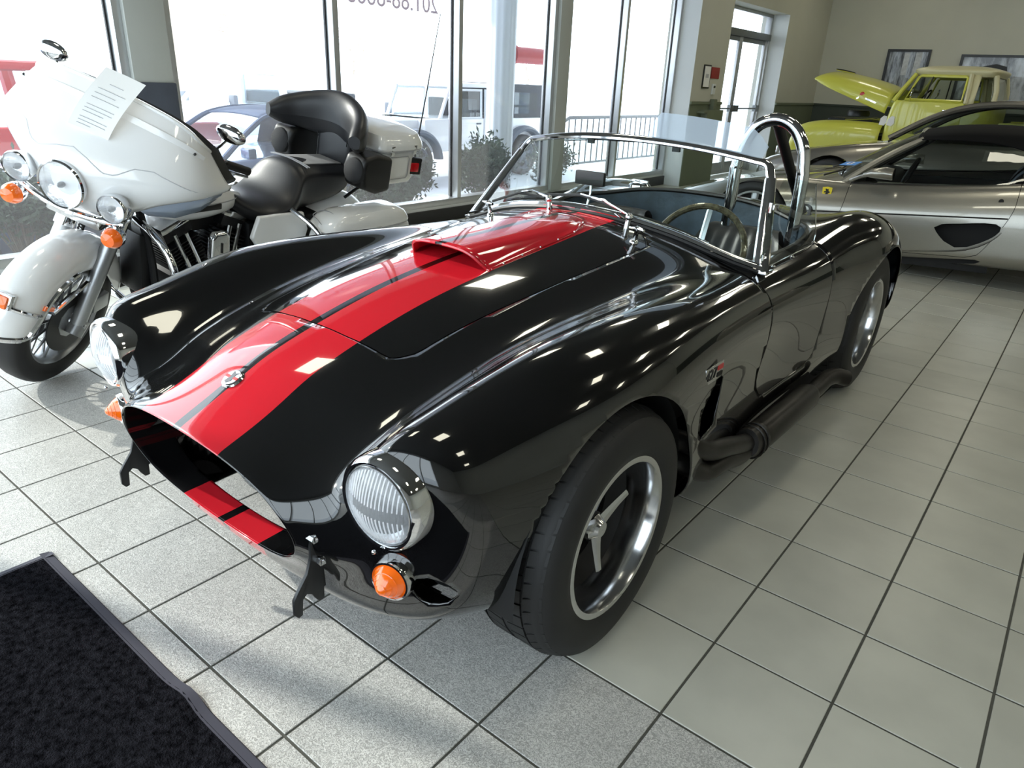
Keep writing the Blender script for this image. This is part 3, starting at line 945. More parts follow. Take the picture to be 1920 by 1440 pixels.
M_lampcover = glass_mat('lamp_cover_glass', tint=(0.97, 0.98, 0.99), refl=1.5, haze=0.20, hazecol=(0.97, 0.98, 1.0))
M_reflector = mat('lamp_reflector', (246, 247, 250), 0.22, metal=1.0, bump=(45, 0.5, 0.006))
M_flute = glass_mat('lamp_flute_glass', tint=(0.9, 0.92, 0.95), refl=1.6, haze=0.7, hazecol=(0.98, 0.98, 1.0))
M_bulb = mat('lamp_bulb', (250, 250, 250), 0.1, coat=1)
headlamp(1); headlamp(-1)
def signal(s):
    p, n = front_at(.578 * s, .400)
    h = link('turn_signal', None, car, loc=(.578 * s, p[1] - .004, .400), rot=(0, 0, math.radians(14 * s)))
    ax = (0, -1, 0)
    MB().lathe([(.048, -.05), (.047, .008), (.044, .016), (.040, .017), (.038, .010)], axis=ax, n=36).build('bezel', M_chrome, h)
    MB().lathe([(.001, .052), (.006, .051), (.020, .037), (.032, .024), (.039, .012)], axis=ax, n=30).build('lens', M_orange, h, sharp=0)
    mb = MB()
    for r_, hh in ((.012, .045), (.020, .037), (.028, .0285)):
        tt = np.linspace(0, 2 * math.pi, 25)[:-1]
        mb.tube(np.c_[r_ * np.cos(tt), -hh + 0 * tt, r_ * np.sin(tt)], .0012, 4, closed=True)
    mb.build('lens_ribs', M_orange, h)
signal(1); signal(-1)

# hooked bumper brackets on studs
BR = [(995, 1005), (1020, 1010), (1030, 1050), (1055, 1120), (1060, 1180), (1068, 1245), (1060, 1250), (1062, 1300), (1040, 1315), (1020, 1300), (1008, 1285), (985, 1285), (968, 1310), (968, 1375), (950, 1390), (932, 1380), (928, 1320), (945, 1280), (985, 1200), (1000, 1130), (1000, 1080)]
poly = []
for a, b in BR:
    d = pxray(150 + a / 2.3226, 560 + b / 2.3226); tt = ((.395 + CX) - CAM_POS[0]) / d[0]
    w_ = CAM_POS + tt * d
    poly.append((w_[1] - CY, w_[2]))
M_bracket = mat('black_bracket', (20, 21, 23), 0.38)
for s in (1, -1):
    b = link('bumper_bracket', None, car)
    MB().prism(poly, .009, (.39 * s, 0, 0), (0, 1, 0), (0, 0, 1)).build('hook_plate', M_bracket, b, bevel=.0025)
    y0, z0 = poly[1]
    for dz in (-.012, -.075):
        yy = np.interp(z0 + dz, [poly[5][1], poly[4][1], poly[3][1], poly[1][1]], [poly[5][0], poly[4][0], poly[3][0], poly[1][0]])
        MB().cyl((.40 * s, yy - .012, z0 + dz), (.415 * s, yy + .13, z0 + dz), .013, n=14).build('stud', M_polish, b)
        MB().lathe([(.024, 0), (.022, .012), (.013, .014)], (.405 * s, yy + .028, z0 + dz), (0, -1, 0), 18).build('stud_washer', M_polish, b)
        MB().cyl((.382 * s, yy - .012, z0 + dz), (.41 * s, yy - .012, z0 + dz), .009, n=6).build('bolt', M_chrome, b)

# wheels
def tyre_profile(R, rim, w):
    h = w / 2
    return [(rim, -h * .80), (rim + .012, -h * .93), (rim + .04, -h * 1.0), (R - .045, -h * .98), (R - .018, -h * .90), (R - .005, -h * .72), (R, -h * .4), (R + .001, 0),
            (R, h * .4), (R - .005, h * .72), (R - .018, h * .90), (R - .045, h * .98), (rim + .04, h * 1.0), (rim + .012, h * .93), (rim, h * .80)]
def make_wheel(name, R, w, rim, deep, spokes, s, loc, rota=0.0):
    wl = link(name, None, car, loc=loc)
    ax = (s, 0, 0); h = w / 2
    MB().lathe(tyre_profile(R, rim - .008, w), axis=ax, n=72).build('tyre', M_rubber, wl, sharp=50)
    # tread grooves as raised blocks between channels
    mb = MB()
    nb = 52
    for k in range(nb):
        a0 = 2 * math.pi * k / nb
        for lane, (u0, u1) in enumerate(((-.86, -.52), (-.46, -.06), (.06, .46), (.52, .86))):
            da = .16 * (lane - 1.5) / nb * 6
            c = []
            for uu, aa in ((u0, a0 + da), (u1, a0 + da + .03 * (1 if lane < 2 else -1)), (u1, a0 + da + 2 * math.pi / nb * .86 + .03 * (1 if lane < 2 else -1)), (u0, a0 + da + 2 * math.pi / nb * .86)):
                dr = .004 - .018 * max(0, (abs(uu) - .55) / .31) ** 2
                c.append((uu * h * s, (R + dr) * math.cos(aa), (R + dr) * math.sin(aa)))
            ci = [(p[0], p[1] * .985, p[2] * .985) for p in c]
            mb.add(c + ci, [(0, 1, 2, 3), (0, 4, 5, 1), (1, 5, 6, 2), (2, 6, 7, 3), (3, 7, 4, 0)])
    tr = mb.build('tread', M_rubber, wl, smooth=False)
    tr['kind'] = 'stuff'
    MB().lathe([(rim - .010, h * .70), (rim + .006, h * .90), (rim + .006, h * .93), (rim, h * .95), (rim - .010, h * .93), (rim - .016, h * .84), (rim - .022, h * .60), (rim - .022, h * .60 - deep * .62)],
               axis=ax, n=64).build('rim', M_polish, wl)
    MB().lathe([(rim - .022, h * .60 - deep * .62), (rim - .045, h * .60 - deep * .9), (rim - .06, h * .6 - deep * 1.1), (rim - .06, -h * .8), (.02, -h * .8)], axis=ax, n=48).build('inner_barrel', M_dark, wl)
    hub_d = h * .60 - deep
    for k in range(spokes):
        a = 2 * math.pi * k / spokes + rota
        c, q = math.cos(a), math.sin(a)
        # forked spoke: a stem that splits before the rim
        st = MB()
        for off in (-.15, .15):
            c2, q2 = math.cos(a + off), math.sin(a + off)
            st.tube([((hub_d + .012) * s, c * .045, q * .045), ((hub_d + .004) * s, c * .09, q * .09), ((hub_d - .018) * s, c2 * (rim - .045), q2 * (rim - .045))], [.022, .018, .014], 6, up=(s, 0, 0), sx=.8, sy=.6)
        st.build('spoke', M_gunmetal, wl)
    MB().lathe([(.001, hub_d + .01), (.05, hub_d + .012), (.062, hub_d), (.064, hub_d - .04)], axis=ax, n=30).build('hub', M_gunmetal, wl)
    MB().lathe([(.034, hub_d + .005), (.034, hub_d + .015), (.030, hub_d + .018), (.030, h * .60 - .052), (.038, h * .60 - .05), (.038, h * .60 - .038), (.033, h * .60 - .034)], axis=ax, n=30).build('hub_nut', M_gunmetal, wl)
    hub_d = h * .60 - .080
    sp = link('spinner', None, wl)
    MB().lathe([(.001, hub_d + .070), (.020, hub_d + .069), (.026, hub_d + .060), (.036, hub_d + .050), (.034, hub_d + .042)], axis=ax, n=30).build('spinner_cap', M_polish, sp)
    for k in range(3):
        a = 2 * math.pi * k / 3 + rota + .25
        c, q = math.cos(a), math.sin(a)
        MB().tube([((hub_d + .052) * s, c * .02, q * .02), ((hub_d + .056) * s, c * .05, q * .05), ((hub_d + .062) * s, c * .085, q * .085), ((hub_d + .070) * s, c * .122, q * .122)], [.022, .018, .014, .012], 6, up=(s, 0, 0), sx=1.0, sy=.45).build('spinner_ear', M_polish, sp)
    MB().lathe([(.15, -h * .5), (.15, -h * .6), (.04, -h * .6)], axis=ax, n=32).build('brake_disc', M_dark, wl)
for s in (1, -1):
    make_wheel('front_wheel', .322, .235, .207, .085, 6, s, (.691 * s, 0, WZ), .28)
    make_wheel('rear_wheel', .335, .285, .212, .115, 6, s, (.668 * s, WB, .335), .7)

# side exhausts
def pth(pts, n=8): return spline(np.array(pts, float), n)
for s in (1, -1):
    ex = link('side_exhaust', None, car)
    for k, z in enumerate((.405, .335)):
        MB().tube(pth([(.70 * s, .36 + k * .02, z + .03), (.765 * s, .42, z), (.79 * s, .52, z - .055), (.80 * s, .64, z - .085 + k * .02), (.805 * s, .76, .285 - .04 * k), (.808 * s, .86, .262 - .008 * k)]), .031, 14).build('header_pipe', M_pipe, ex)
    MB().tube([(.808 * s, .80, .272), (.808 * s, .85, .262), (.808 * s, .90, .258), (.808 * s, .905, .258)], [.050, .056, .056, .05], 18, sx=.85).build('collector', M_pipe, ex)
    MB().tube([(.808 * s, .90, .257), (.808 * s, .93, .256), (.808 * s, 1.42, .238), (.808 * s, 1.47, .234)], [.045, .052, .052, .042], 18).build('muffler', M_pipe, ex)
    MB().tube(pth([(.808 * s, 1.45, .234), (.81 * s, 1.56, .232), (.815 * s, 1.64, .245), (.835 * s, 1.71, .250), (.870 * s, 1.76, .235)]), .034, 14).build('tail_pipe', M_pipe, ex)
    mb = MB()
    for yy in (.845, .875):
        tt = np.linspace(0, 2 * math.pi, 21)[:-1]
        mb.tube(np.c_[.808 * s + .050 * np.cos(tt), yy + 0 * tt, .26 + .058 * np.sin(tt)], .004, 6, closed=True)
    mb.build('clamp', M_pipe, ex)
    # heat shield strap under the sill
    MB().box((.755 * s, 1.25, .215), (.05, .9, .03)).build('bracket_rail', M_dark, ex)

# windscreen: chrome frame, glass, posts
wt = np.linspace(-1, 1, 33)
def ws_bot(t):
    x = .655 * t; y = .935 + .15 * abs(t) ** 2.0
    z = top_at(x * .97, y)[0][2] + .012
    return np.array((x, y, max(z, .76)))
def ws_top(t):
    return np.array((.548 * t, 1.265 + .062 * t * t, 1.146 - .051 * abs(t) ** 2.2))
bot = np.array([ws_bot(t) for t in wt]); top = np.array([ws_top(t) for t in wt])
def rounded_top():
    P = list(top[2:-2])
    r = spline([top[-3], top[-2] * .5 + top[-1] * .5 + np.array([0.004, -.004, -.003]), top[-1] * .86 + bot[-1] * .14], 5)
    l = (r * np.array([-1, 1, 1]))[::-1]
    return np.array(list(l[:-1]) + P + list(r[1:]))
rt = rounded_top()
wsf = link('windscreen', None, car)
MB().tube(rt, .014, 10, sx=1.25, sy=.8).build('top_rail', M_chrome, wsf)
for s in (0, -1):
    q = rt[s]; b = bot[s]
    MB().tube([q, q * .5 + b * .5, b, b + (b - q) * .06], [.016, .020, .023, .023], 10, sx=1.25, sy=.8).build('post', M_chrome, wsf)
    MB().box(b + np.array([0, .01, -.012]), (.06, .07, .012)).build('post_foot', M_chrome, wsf, bevel=.004)
MB().tube(bot, .019, 10, sx=1.4, sy=.75).build('bottom_rail', M_chrome, wsf)
MB().tube(bot + np.array([0, -.018, -.010]), .010, 8).build('bottom_seal', M_black, wsf)
MB().grid(np.array([bot * (1 - q) + top * q for q in np.linspace(0, .985, 8)])).build('windscreen_glass', M_carglass, wsf)
for t in (-.35, .35):
    p = ws_top(t); MB().box(p + np.array([0, .006, -.02]), (.03, .012, .02)).build('visor_clip', M_black, wsf)
MB().tube([ws_top(.02) + np.array([0, .012, -.012]), ws_top(-.3) + np.array([0, .012, -.014]), ws_top(-.62) + np.array([0, .012, -.018])], .004, 6).build('visor_rod', M_chrome, wsf)

# tinted clear visor standing above the driver's half of the top rail
vs_ = [ws_top(t) + np.array([0, .004, .012]) for t in np.linspace(.12, .93, 17)]
ve_ = [p + np.array([0, .045, .088 - .05 * max(0, (k - 13) / 3) ** 2 - .03 * max(0, (1 - k)) ]) for k, p in enumerate(vs_)]
MB().grid(np.array([vs_, [(a_ + b_) / 2 for a_, b_ in zip(vs_, ve_)], ve_])).build('visor', M_visor, wsf)
# clear side wind wing with chrome hinges
def carpt(x, q):
    d = pxray(*q); tt = (x + CX - CAM_POS[0]) / d[0]; w_ = CAM_POS + tt * d
    return np.array([x, w_[1] - CY, w_[2]])
for s in (1,):
    ww = link('wind_wing', None, car)
    pts = [carpt(.655, q) for q in ((1472, 330), (1531, 345), (1529, 440), (1521, 460), (1440, 499), (1428, 497), (1424, 488), (1440, 400))]
    P2 = [(p[1], p[2]) for p in pts]
    MB().add([(.655, a_, b_) for a_, b_ in P2], [tuple(range(len(P2)))]).build('glass', M_carglass, ww, smooth=False)
    MB().tube([carpt(.655, q) for q in ((1531, 345), (1529, 440), (1526, 452), (1519, 461), (1442, 499), (1432, 500), (1425, 494))], .0022, 6).build('polished_edge', M_polish, ww)
    for q in ((1452, 388), (1436, 484)):
        c = carpt(.655, q)
        MB().box(c + np.array([0, .0, 0]), (.018, .05, .018)).build('hinge', M_chrome, ww, bevel=.003)
        MB().cyl(c + np.array([-.002, -.03, -.016]), c + np.array([-.002, -.03, .016]), .007, n=10).build('hinge_pin', M_chrome, ww)

# roll hoop behind the driver with dark brace
rh = link('roll_hoop', None, car)
hy = 1.80
MB().tube(pth([(.222, hy, .32), (.225, hy, .6), (.228, hy, .98), (.232, hy, 1.04), (.250, hy, 1.13), (.298, hy, 1.205), (.372, hy, 1.232), (.446, hy, 1.205), (.496, hy, 1.13), (.514, hy, 1.04), (.518, hy, .98), (.52, hy, .6), (.52, hy, .32)], 6), .026, 16).build('hoop', M_chrome, rh)
MB().tube([(.372, hy + .015, 1.215), (.39, hy + .25, 1.0), (.41, hy + .48, .79)], .022, 12).build('brace', M_black, rh)
MB().lathe([(.045, 0), (.043, .01), (.026, .012)], (.41, hy + .462, .815), (0, -.6, .8), 20).build('brace_collar', M_chrome, rh)

# mirror on the dash, wipers, hood latches, door studs, fuel cap
mz = top_at(-.05, 1.06)[0]
mr = link('dash_mirror', None, car)
MB().tube([mz + np.array([0, 0, -.005]), mz + np.array([0.005, .015, .05]), mz + np.array([0, .02, .088])], .005, 8).build('stalk', M_chrome, mr)
MB().box(mz + np.array([0, .012, .105]), (.13, .02, .052)).build('housing', M_black, mr, bevel=.006)
MB().box(mz + np.array([0, .0235, .105]), (.12, .002, .044)).build('glass', M_chrome, mr)
def wiper(x0, flip):
    b, n = top_at(x0, .885)
    w_ = link('wiper', None, car)
    MB().cyl(b - n * .01, b + n * .035, .012, .010, n=14).build('spindle', M_chrome, w_)
    MB().sphere(b + n * .04, .014, 12, 8).build('spindle_cap', M_chrome, w_)
    e = ws_bot((x0 - .25) / .655) * .86 + ws_top((x0 - .25) / .655) * .14 + np.array([0, -.02, .012])
    a = b + n * .045
    MB().tube([a, a * .5 + e * .5 + np.array([0, -.004, .014]), e], [.006, .005, .004], 8).build('arm', M_chrome, w_)
    e1 = ws_bot((x0 - .42) / .655) * .9 + ws_top((x0 - .42) / .655) * .1 + np.array([0, -.014, .008])
    e2 = ws_bot((x0 - .08) / .655) * .93 + ws_top((x0 - .08) / .655) * .07 + np.array([0, -.014, .008])
    MB().tube([e2, e + np.array([0, .003, -.004]), e1], .006, 6, sx=.5).build('blade', M_black, w_)
wiper(.235, 1); wiper(-.10, 1)
def latch(x):
    b, n = top_at(x, .80)
    l = link('hood_latch', None, car)
    MB().lathe([(.016, 0), (.014, .006), (.009, .01), (.008, .035), (.011, .04), (.011, .05), (.006, .055), (.001, .056)], b, n, 16).build('post', M_chrome, l)
    MB().tube([b + n * .046 + np.array([-.035, .01, 0]), b + n * .048, b + n * .046 + np.array([.03, -.01, 0])], [.004, .007, .005], 8).build('handle', M_chrome, l)
latch(.315); latch(-.315)
for s in (1, -1):
    for y in (1.22, 1.42, 1.66):
        b, n = top_at(.652 * s, y)
        MB().sphere(b + n * .003, (.008, .008, .006), 10, 6).build('tonneau_stud', M_chrome, car)
b, n = top_at(-.46, 2.22)
fc = link('fuel_cap', None, car)
MB().lathe([(.062, 0), (.060, .02), (.05, .03), (.001, .034)], b, n, 30).build('cap', M_chrome, fc)
MB().box(b + n * .04, (.10, .02, .016)).build('cap_lever', M_chrome, fc, bevel=.004)

# engine badge on the flank behind the front wheel
for s in (1, -1):
    p, n = side_at(.472, .612, s)
    eb = link('engine_badge', None, car, loc=tuple(p + n * .002), rot=(math.radians(90), 0, math.radians(90) if s > 0 else math.radians(-90)))
    # local x = along the car, y = up, z = outwards
    MB().box((0, 0, .001), (.118, .050, .003)).build('plate', M_polish, eb, bevel=.001)
    M_bt = M_black
    text_mesh('number', '427', .046, M_black, eb, .0012, (-.020, .001, .0032))
    MB().box((.038, .010, .003), (.034, .014, .002)).build('small_red_flash', M_redline, eb)
    MB().box((.038, -.011, .003), (.034, .012, .002)).build('small_dark_flash', M_dark, eb)

# ------------------------------------------------------------------ white touring motorcycle on its side stand
# local axes: x = bike's left, y = rearwards, z = up; front tyre contact at the origin
bike = thing('touring_motorcycle', 'white touring motorcycle with large fairing and black seat leaning on its side stand', 'motorcycle', (-2.71, -.71, 0), (0, math.radians(12), math.radians(8)))
BIKE_M = Matrix.Translation((-2.71, -.71, 0)) @ Matrix.Rotation(math.radians(8), 4, 'Z') @ Matrix.Rotation(math.radians(12), 4, 'Y')
rake = math.radians(26)
STEER = Matrix.Translation((0, -.17, 0)) @ Matrix.Rotation(math.radians(26), 4, Vector((0, math.sin(rake), math.cos(rake)))) @ Matrix.Translation((0, .17, 0))
def steer(o):
    o.matrix_basis = STEER @ o.matrix_basis
    return o
M_pearl = mat('pearl_white_paint', (240, 241, 241), 0.25, coat=1.0, noise=(3, 0.02))
M_bikeblack = mat('black_crinkle_engine', (20, 21, 24), 0.42, metal=0.2)
M_vinyl = mat('black_vinyl_seat', (26, 27, 31), 0.42, bump=(160, 0.12, 0.002))
M_alulow = mat('cast_aluminium', (170, 172, 174), 0.35, metal=0.9)
M_pin = mat('grey_pinstripe', (158, 160, 164), 0.3)
M_crease = mat('soft_crease', (196, 198, 202), .4)
M_red_lens = mat('red_lens', (190, 18, 24), 0.12, coat=1.0)
M_deflector = mat('smoked_blue_deflector', (186, 202, 226), 0.2, coat=.5)
M_spkr = mat('speaker_cloth', (28, 28, 30), 0.8, bump=(400, 0.4, 0.002))

# front wheel
def bike_wheel(name, loc, R, w, steered):
    wl = link(name, None, bike, loc=loc)
    if steered: steer(wl)
    MB().lathe(tyre_profile(R, R * .70, w), axis=(1, 0, 0), n=64).build('tyre', M_rubber, wl, sharp=50)
    MB().lathe([(R * .70, -w * .36), (R * .715, -w * .40), (R * .69, -w * .42), (R * .65, -w * .30), (R * .64, 0), (R * .65, w * .30), (R * .69, w * .42), (R * .715, w * .40), (R * .70, w * .36)], axis=(1, 0, 0), n=56).build('rim', M_alulow, wl)
    for k in range(28):
        a = 2 * math.pi * k / 28
        sx = .03 * (1 if k % 2 else -1)
        MB().tube([(sx, .04 * math.cos(a), .04 * math.sin(a)), (sx * .6, R * .66 * math.cos(a + .06), R * .66 * math.sin(a + .06))], .006, 5).build('spoke', M_alulow, wl)
    MB().lathe([(.001, -.06), (.03, -.06), (.045, -.045), (.05, 0), (.045, .045), (.03, .06), (.001, .06)], axis=(1, 0, 0), n=24).build('hub', M_alulow, wl)
    for s in (1, -1):
        MB().lathe([(.075, .066 * s), (.148, .066 * s), (.148, .071 * s), (.075, .071 * s)], axis=(1, 0, 0), n=44, closed=True).build('brake_disc', M_gunmetal, wl)
        MB().lathe([(.04, .066 * s), (.078, .064 * s), (.078, .073 * s), (.04, .075 * s)], axis=(1, 0, 0), n=10, closed=True).build('disc_carrier', M_alulow, wl)
    return wl
bike_wheel('front_wheel', (0, 0, .315), .315, .13, True)
bike_wheel('rear_wheel', (0, 1.613, .31), .31, .15, False)
# front fender, skirted, with chrome trim and amber tip lamp
def fender_surface(R, a0, a1, half, drop, n=40):
    prof = [(-half * .98, -drop), (-half * 1.0, -drop * .6), (-half * .97, -drop * .22), (-half * .75, .018), (-half * .4, .045), (0, .052), (half * .4, .045), (half * .75, .018), (half * .97, -drop * .22), (half, -drop * .6), (half * .98, -drop)]
    P = []
    for q in np.linspace(0, 1, n):
        a = math.radians(a0 + (a1 - a0) * q)
        tip = min(1, min(q, 1 - q) * 7) ** .5
        row = []
        for x, dr in prof:
            rr = R + (dr if dr > 0 else dr * (0.35 + .65 * tip))
            row.append((x * (0.86 + .14 * tip), rr * math.cos(a), rr * math.sin(a)))
        P.append(row)
    return bsurf(P[::2], 3, 4, amt=.5)
ff = steer(link('front_fender', None, bike, loc=(0, 0, .315)))
FS = fender_surface(.338, 4, 172, .090, .085)
MB().grid(FS).build('fender_shell', M_pearl, ff, solid=.004)
k0 = FS.shape[0]
trim = np.concatenate([FS[int(k0 * .55):-1, -1] * np.array([1.05, 1, 1]), FS[-1, ::-1], FS[int(k0 * .55):-1, 0][::-1] * np.array([1.05, 1, 1])])
MB().tube(trim, .012, 8).build('chrome_trim', M_chrome, ff)
MB().tube(FS[-8, :] * np.array([1.03, 1.008, 1.008]), .010, 8).build('chrome_band', M_chrome, ff)
tp = FS[-9, FS.shape[1] // 2]
MB().box(tp + np.array([0, -.022, .012]), (.09, .03, .05), M=np.array(Matrix.Rotation(math.radians(-20), 3, 'X'))).build('tip_lamp', M_orange, ff, bevel=.008)
MB().box(tp + np.array([0, -.010, .010]), (.105, .03, .062), M=np.array(Matrix.Rotation(math.radians(-20), 3, 'X'))).build('tip_lamp_bezel', M_chrome, ff, bevel=.008)
for s in (1, -1):
    q = FS[int(k0 * .80), -1 if s > 0 else 0]
    MB().box(q + np.array([.006 * s, 0, -.014]), (.012, .065, .02), M=np.array(Matrix.Rotation(math.radians(-28), 3, 'X'))).build('side_marker', M_orange, ff, bevel=.003)
    MB().tube([(.096 * s, .05, .19), (.099 * s, -.05, .16), (.10 * s, -.16, .13)], .009, 8).build('mount_rail', M_chrome, ff)

# fork
for s in (1, -1):
    fk = steer(link('fork_leg', None, bike))
    MB().tube([(.105 * s, -.005, .285), (.105 * s, 0, .32), (.105 * s, .10, .53), (.105 * s, .17, .67)], [.026, .031, .034, .034], 16).build('lower_leg', M_alulow, fk)
    MB().tube([(.105 * s, .16, .655), (.105 * s, .28, .90)], .041, 16).build('fork_cover', M_chrome, fk)
    MB().cyl((.105 * s, -.03, .27), (.105 * s, .02, .325), .036, n=14).build('axle_clamp', M_alulow, fk)
    MB().box((.115 * s, .105, .39), (.04, .10, .075)).build('brake_caliper', M_alulow, fk, bevel=.008)
steer(MB().cyl((-.14, 0, .315), (.14, 0, .315), .012, n=12).build('front_axle', M_chrome, bike))
# spring-like cable guard behind the fork
th_ = np.linspace(0, 2 * math.pi * 11, 160)
steer(MB().tube(np.c_[.012 * np.cos(th_) - .02, .14 + th_ / th_[-1] * .05, .66 + .012 * np.sin(th_) + th_ / th_[-1] * .13], .0035, 5).build('cable_spring', M_black, bike))

# batwing fairing
FAIR = [
    [(0, .20, 1.305), (.12, .205, 1.30), (.22, .22, 1.288), (.30, .25, 1.262), (.350, .29, 1.215), (.365, .35, 1.17)],
    [(0, .13, 1.225), (.13, .14, 1.22), (.25, .165, 1.205), (.345, .21, 1.178), (.395, .27, 1.14), (.412, .36, 1.11)],
    [(0, .055, 1.13), (.14, .072, 1.125), (.27, .11, 1.118), (.375, .17, 1.10), (.430, .26, 1.075), (.450, .38, 1.055)],
    [(0, -.005, 1.04), (.14, .015, 1.04), (.27, .07, 1.052), (.380, .145, 1.055), (.440, .245, 1.045), (.462, .40, 1.04)],
    [(0, -.02, .965), (.13, .02, .962), (.25, .075, .975), (.355, .14, 1.000), (.428, .24, 1.015), (.458, .405, 1.022)],
    [(0, .005, .885), (.11, .035, .885), (.22, .085, .915), (.325, .155, .962), (.405, .25, .995), (.448, .41, 1.010)],
    [(0, .05, .835), (.10, .07, .835), (.20, .12, .872), (.295, .19, .938), (.380, .28, .980), (.432, .41, .998)],
]
FP = bsurf(FAIR, 8, 8, amt=.8, v_mode=('sym', 'lin'))
FPf = np.concatenate([(FP * np.array([-1, 1, 1]))[:, :0:-1], FP], axis=1)
fa = steer(link('fairing', None, bike))
MB().grid(FPf).build('outer_shell', M_pearl, fa, solid=.006, sharp=0)
fb = BVHTree.FromPolygons([tuple(v) for v in FPf.reshape(-1, 3)], grid_faces(*FPf.shape[:2]))
def on_fair(x, z, off=.002):
    h = fb.ray_cast(Vector((x, -1, z)), Vector((0, 1, 0)))
    return np.array(h[0]) + np.array([0, -off, 0]) if h[0] is not None else None
for s in (1, -1):
    pts = [on_fair(x * s, z) for x, z in zip(np.linspace(0, .43, 30), np.interp(np.linspace(0, .43, 30), [0, .06, .13, .17, .22, .28, .36, .43], [1.092, 1.075, 1.045, 1.05, 1.092, 1.10, 1.075, 1.045]))]
    MB().tube([p_ for p_ in pts if p_ is not None], .003, 5).build('crease_line', M_crease, fa)
inn = FPf * np.array([.94, 1, 1]) + np.array([0, .10, 0])
MB().grid(inn[2:-2]).build('inner_shell', M_vinyl, fa)
MB().tube(FPf[0], .010, 8).build('top_trim', M_pearl, fa)
stp = FPf[6, 8:-8]
MB().tube(stp + np.array([0, -.004, .002]), .010, 6, sx=.4, sy=1.6).build('screen_strip', M_pearl, fa)
for k in (4, stp.shape[0] // 2, -5):
    MB().sphere(stp[k] + np.array([0, -.012, .006]), .006, 8, 6).build('strip_screw', M_gunmetal, fa)
for s in (1, -1):
    MB().grid(np.array([[(.20 * s, .16, .880), (.30 * s, .22, .940), (.38 * s, .31, .978), (.43 * s, .41, .998)], [(.205 * s, .20, .850), (.30 * s, .27, .880), (.37 * s, .36, .915), (.41 * s, .44, .96)], [(.21 * s, .24, .825), (.29 * s, .31, .830), (.35 * s, .40, .865), (.385 * s, .46, .925)]])).build('air_deflector', M_deflector, fa, solid=.005)
# headlamp
def round_lamp(name, c, r, ax=(0, -1, 0), depth=.06, par=None, st=True):
    h = link(name, None, bike, loc=c)
    if st: steer(h)
    MB().lathe([(r * .5, -depth), (r * .92, -depth * .7), (r * 1.08, -.012), (r * 1.10, .004), (r * 1.04, .012), (r * .99, .008)], axis=ax, n=40).build('shell', M_chrome, h)
    MB().lathe([(.001, -.035), (r * .4, -.03), (r * .8, -.01), (r * .99, .006)], axis=ax, n=36).build('reflector', M_reflector, h)
    MB().lathe([(.001, .022), (r * .5, .018), (r * .85, .011), (r * 1.0, .006)], axis=ax, n=36).build('lens', M_lampcover, h)
    MB().sphere((0, 0, 0), (.012, .02, .012), 10, 8).build('bulb', M_gunmetal, h)
    return h
p_ = on_fair(0, .945)
round_lamp('headlamp', (0, p_[1] - .012, .945), .088)
for s in (1, -1):
    round_lamp('passing_lamp', (.195 * s, -.005, .925), .055, depth=.07)
    MB()
    ts = steer(link('turn_signal', None, bike, loc=(.21 * s, .0, .80)))
    MB().lathe([(.001, -.05), (.03, -.045), (.042, -.02), (.042, .0)], axis=(0, -1, 0), n=24).build('housing', M_chrome, ts)
    MB().lathe([(.042, 0), (.040, .018), (.028, .036), (.001, .042)], axis=(0, -1, 0), n=24).build('lens', M_orange, ts)
steer(MB().tube(pth([(-.23, .03, .86), (-.12, .0, .845), (0, -.015, .84), (.12, .0, .845), (.23, .03, .86)]), .014, 10).build('lamp_bar', M_chrome, bike))
for s in (1, -1):
    steer(MB().cyl((.21 * s, .02, .82), (.20 * s, .02, .875), .011, n=10).build('signal_stem', M_chrome, bike))
steer(MB().box((0, .12, .80), (.24, .14, .08)).build('fork_nacelle', M_chrome, bike, bevel=.02))

# handlebar, grips, mirrors
hb = steer(link('handlebar', None, bike))
MB().tube(pth([(-.40, .66, 1.02), (-.34, .55, 1.06), (-.22, .38, 1.12), (-.10, .33, 1.10), (0, .32, 1.09), (.10, .33, 1.10), (.22, .38, 1.12), (.34, .55, 1.06), (.40, .66, 1.02)]), .013, 10).build('bar', M_chrome, hb)
for s in (1, -1):
    MB().tube([(.345 * s, .56, 1.055), (.41 * s, .68, 1.015)], .020, 12).build('grip', M_black, hb)
    MB().tube([(.33 * s, .48, 1.05), (.40 * s, .56, 1.03), (.43 * s, .63, 1.01)], .007, 8).build('lever', M_chrome, hb)
    m = steer(link('mirror', None, bike))
    MB().tube([(.30 * s, .47, 1.10), (.36 * s, .44, 1.17), (.39 * s, .44, 1.22)], .007, 8).build('stem', M_chrome, m)
    MB().sphere((.40 * s, .44, 1.245), (.068, .026, .038), 20, 12).build('shell', M_chrome, m)

# tank, seat
def loft_half(sections, nu=6, nv=6, amt=.7):
    P = bsurf(sections, nu, nv, amt=amt, v_mode=('sym', 'sym'))
    return np.concatenate([P, (P * np.array([-1, 1, 1]))[:, -2:0:-1]], axis=1)
def ring(y, zt, zb, w, sh=.5, dy=0):
    zm = zb + (zt - zb) * sh
    return [(0, y, zt), (w * .55, y, zt - (zt - zm) * .12), (w * .92, y + dy, zm + (zt - zm) * .45), (w, y + dy, zm), (w * .85, y + dy, zb + (zm - zb) * .35), (w * .45, y, zb + .004), (0, y, zb)]
tank = loft_half([ring(.36, .845, .80, .03), ring(.38, .87, .75, .10), ring(.48, .905, .70, .165), ring(.62, .90, .685, .178), ring(.76, .86, .695, .155), ring(.88, .80, .72, .10), ring(.95, .765, .745, .02)])
tk = link('fuel_tank', None, bike)
MB().grid(tank, cv=True).build('tank_shell', M_pearl, tk)
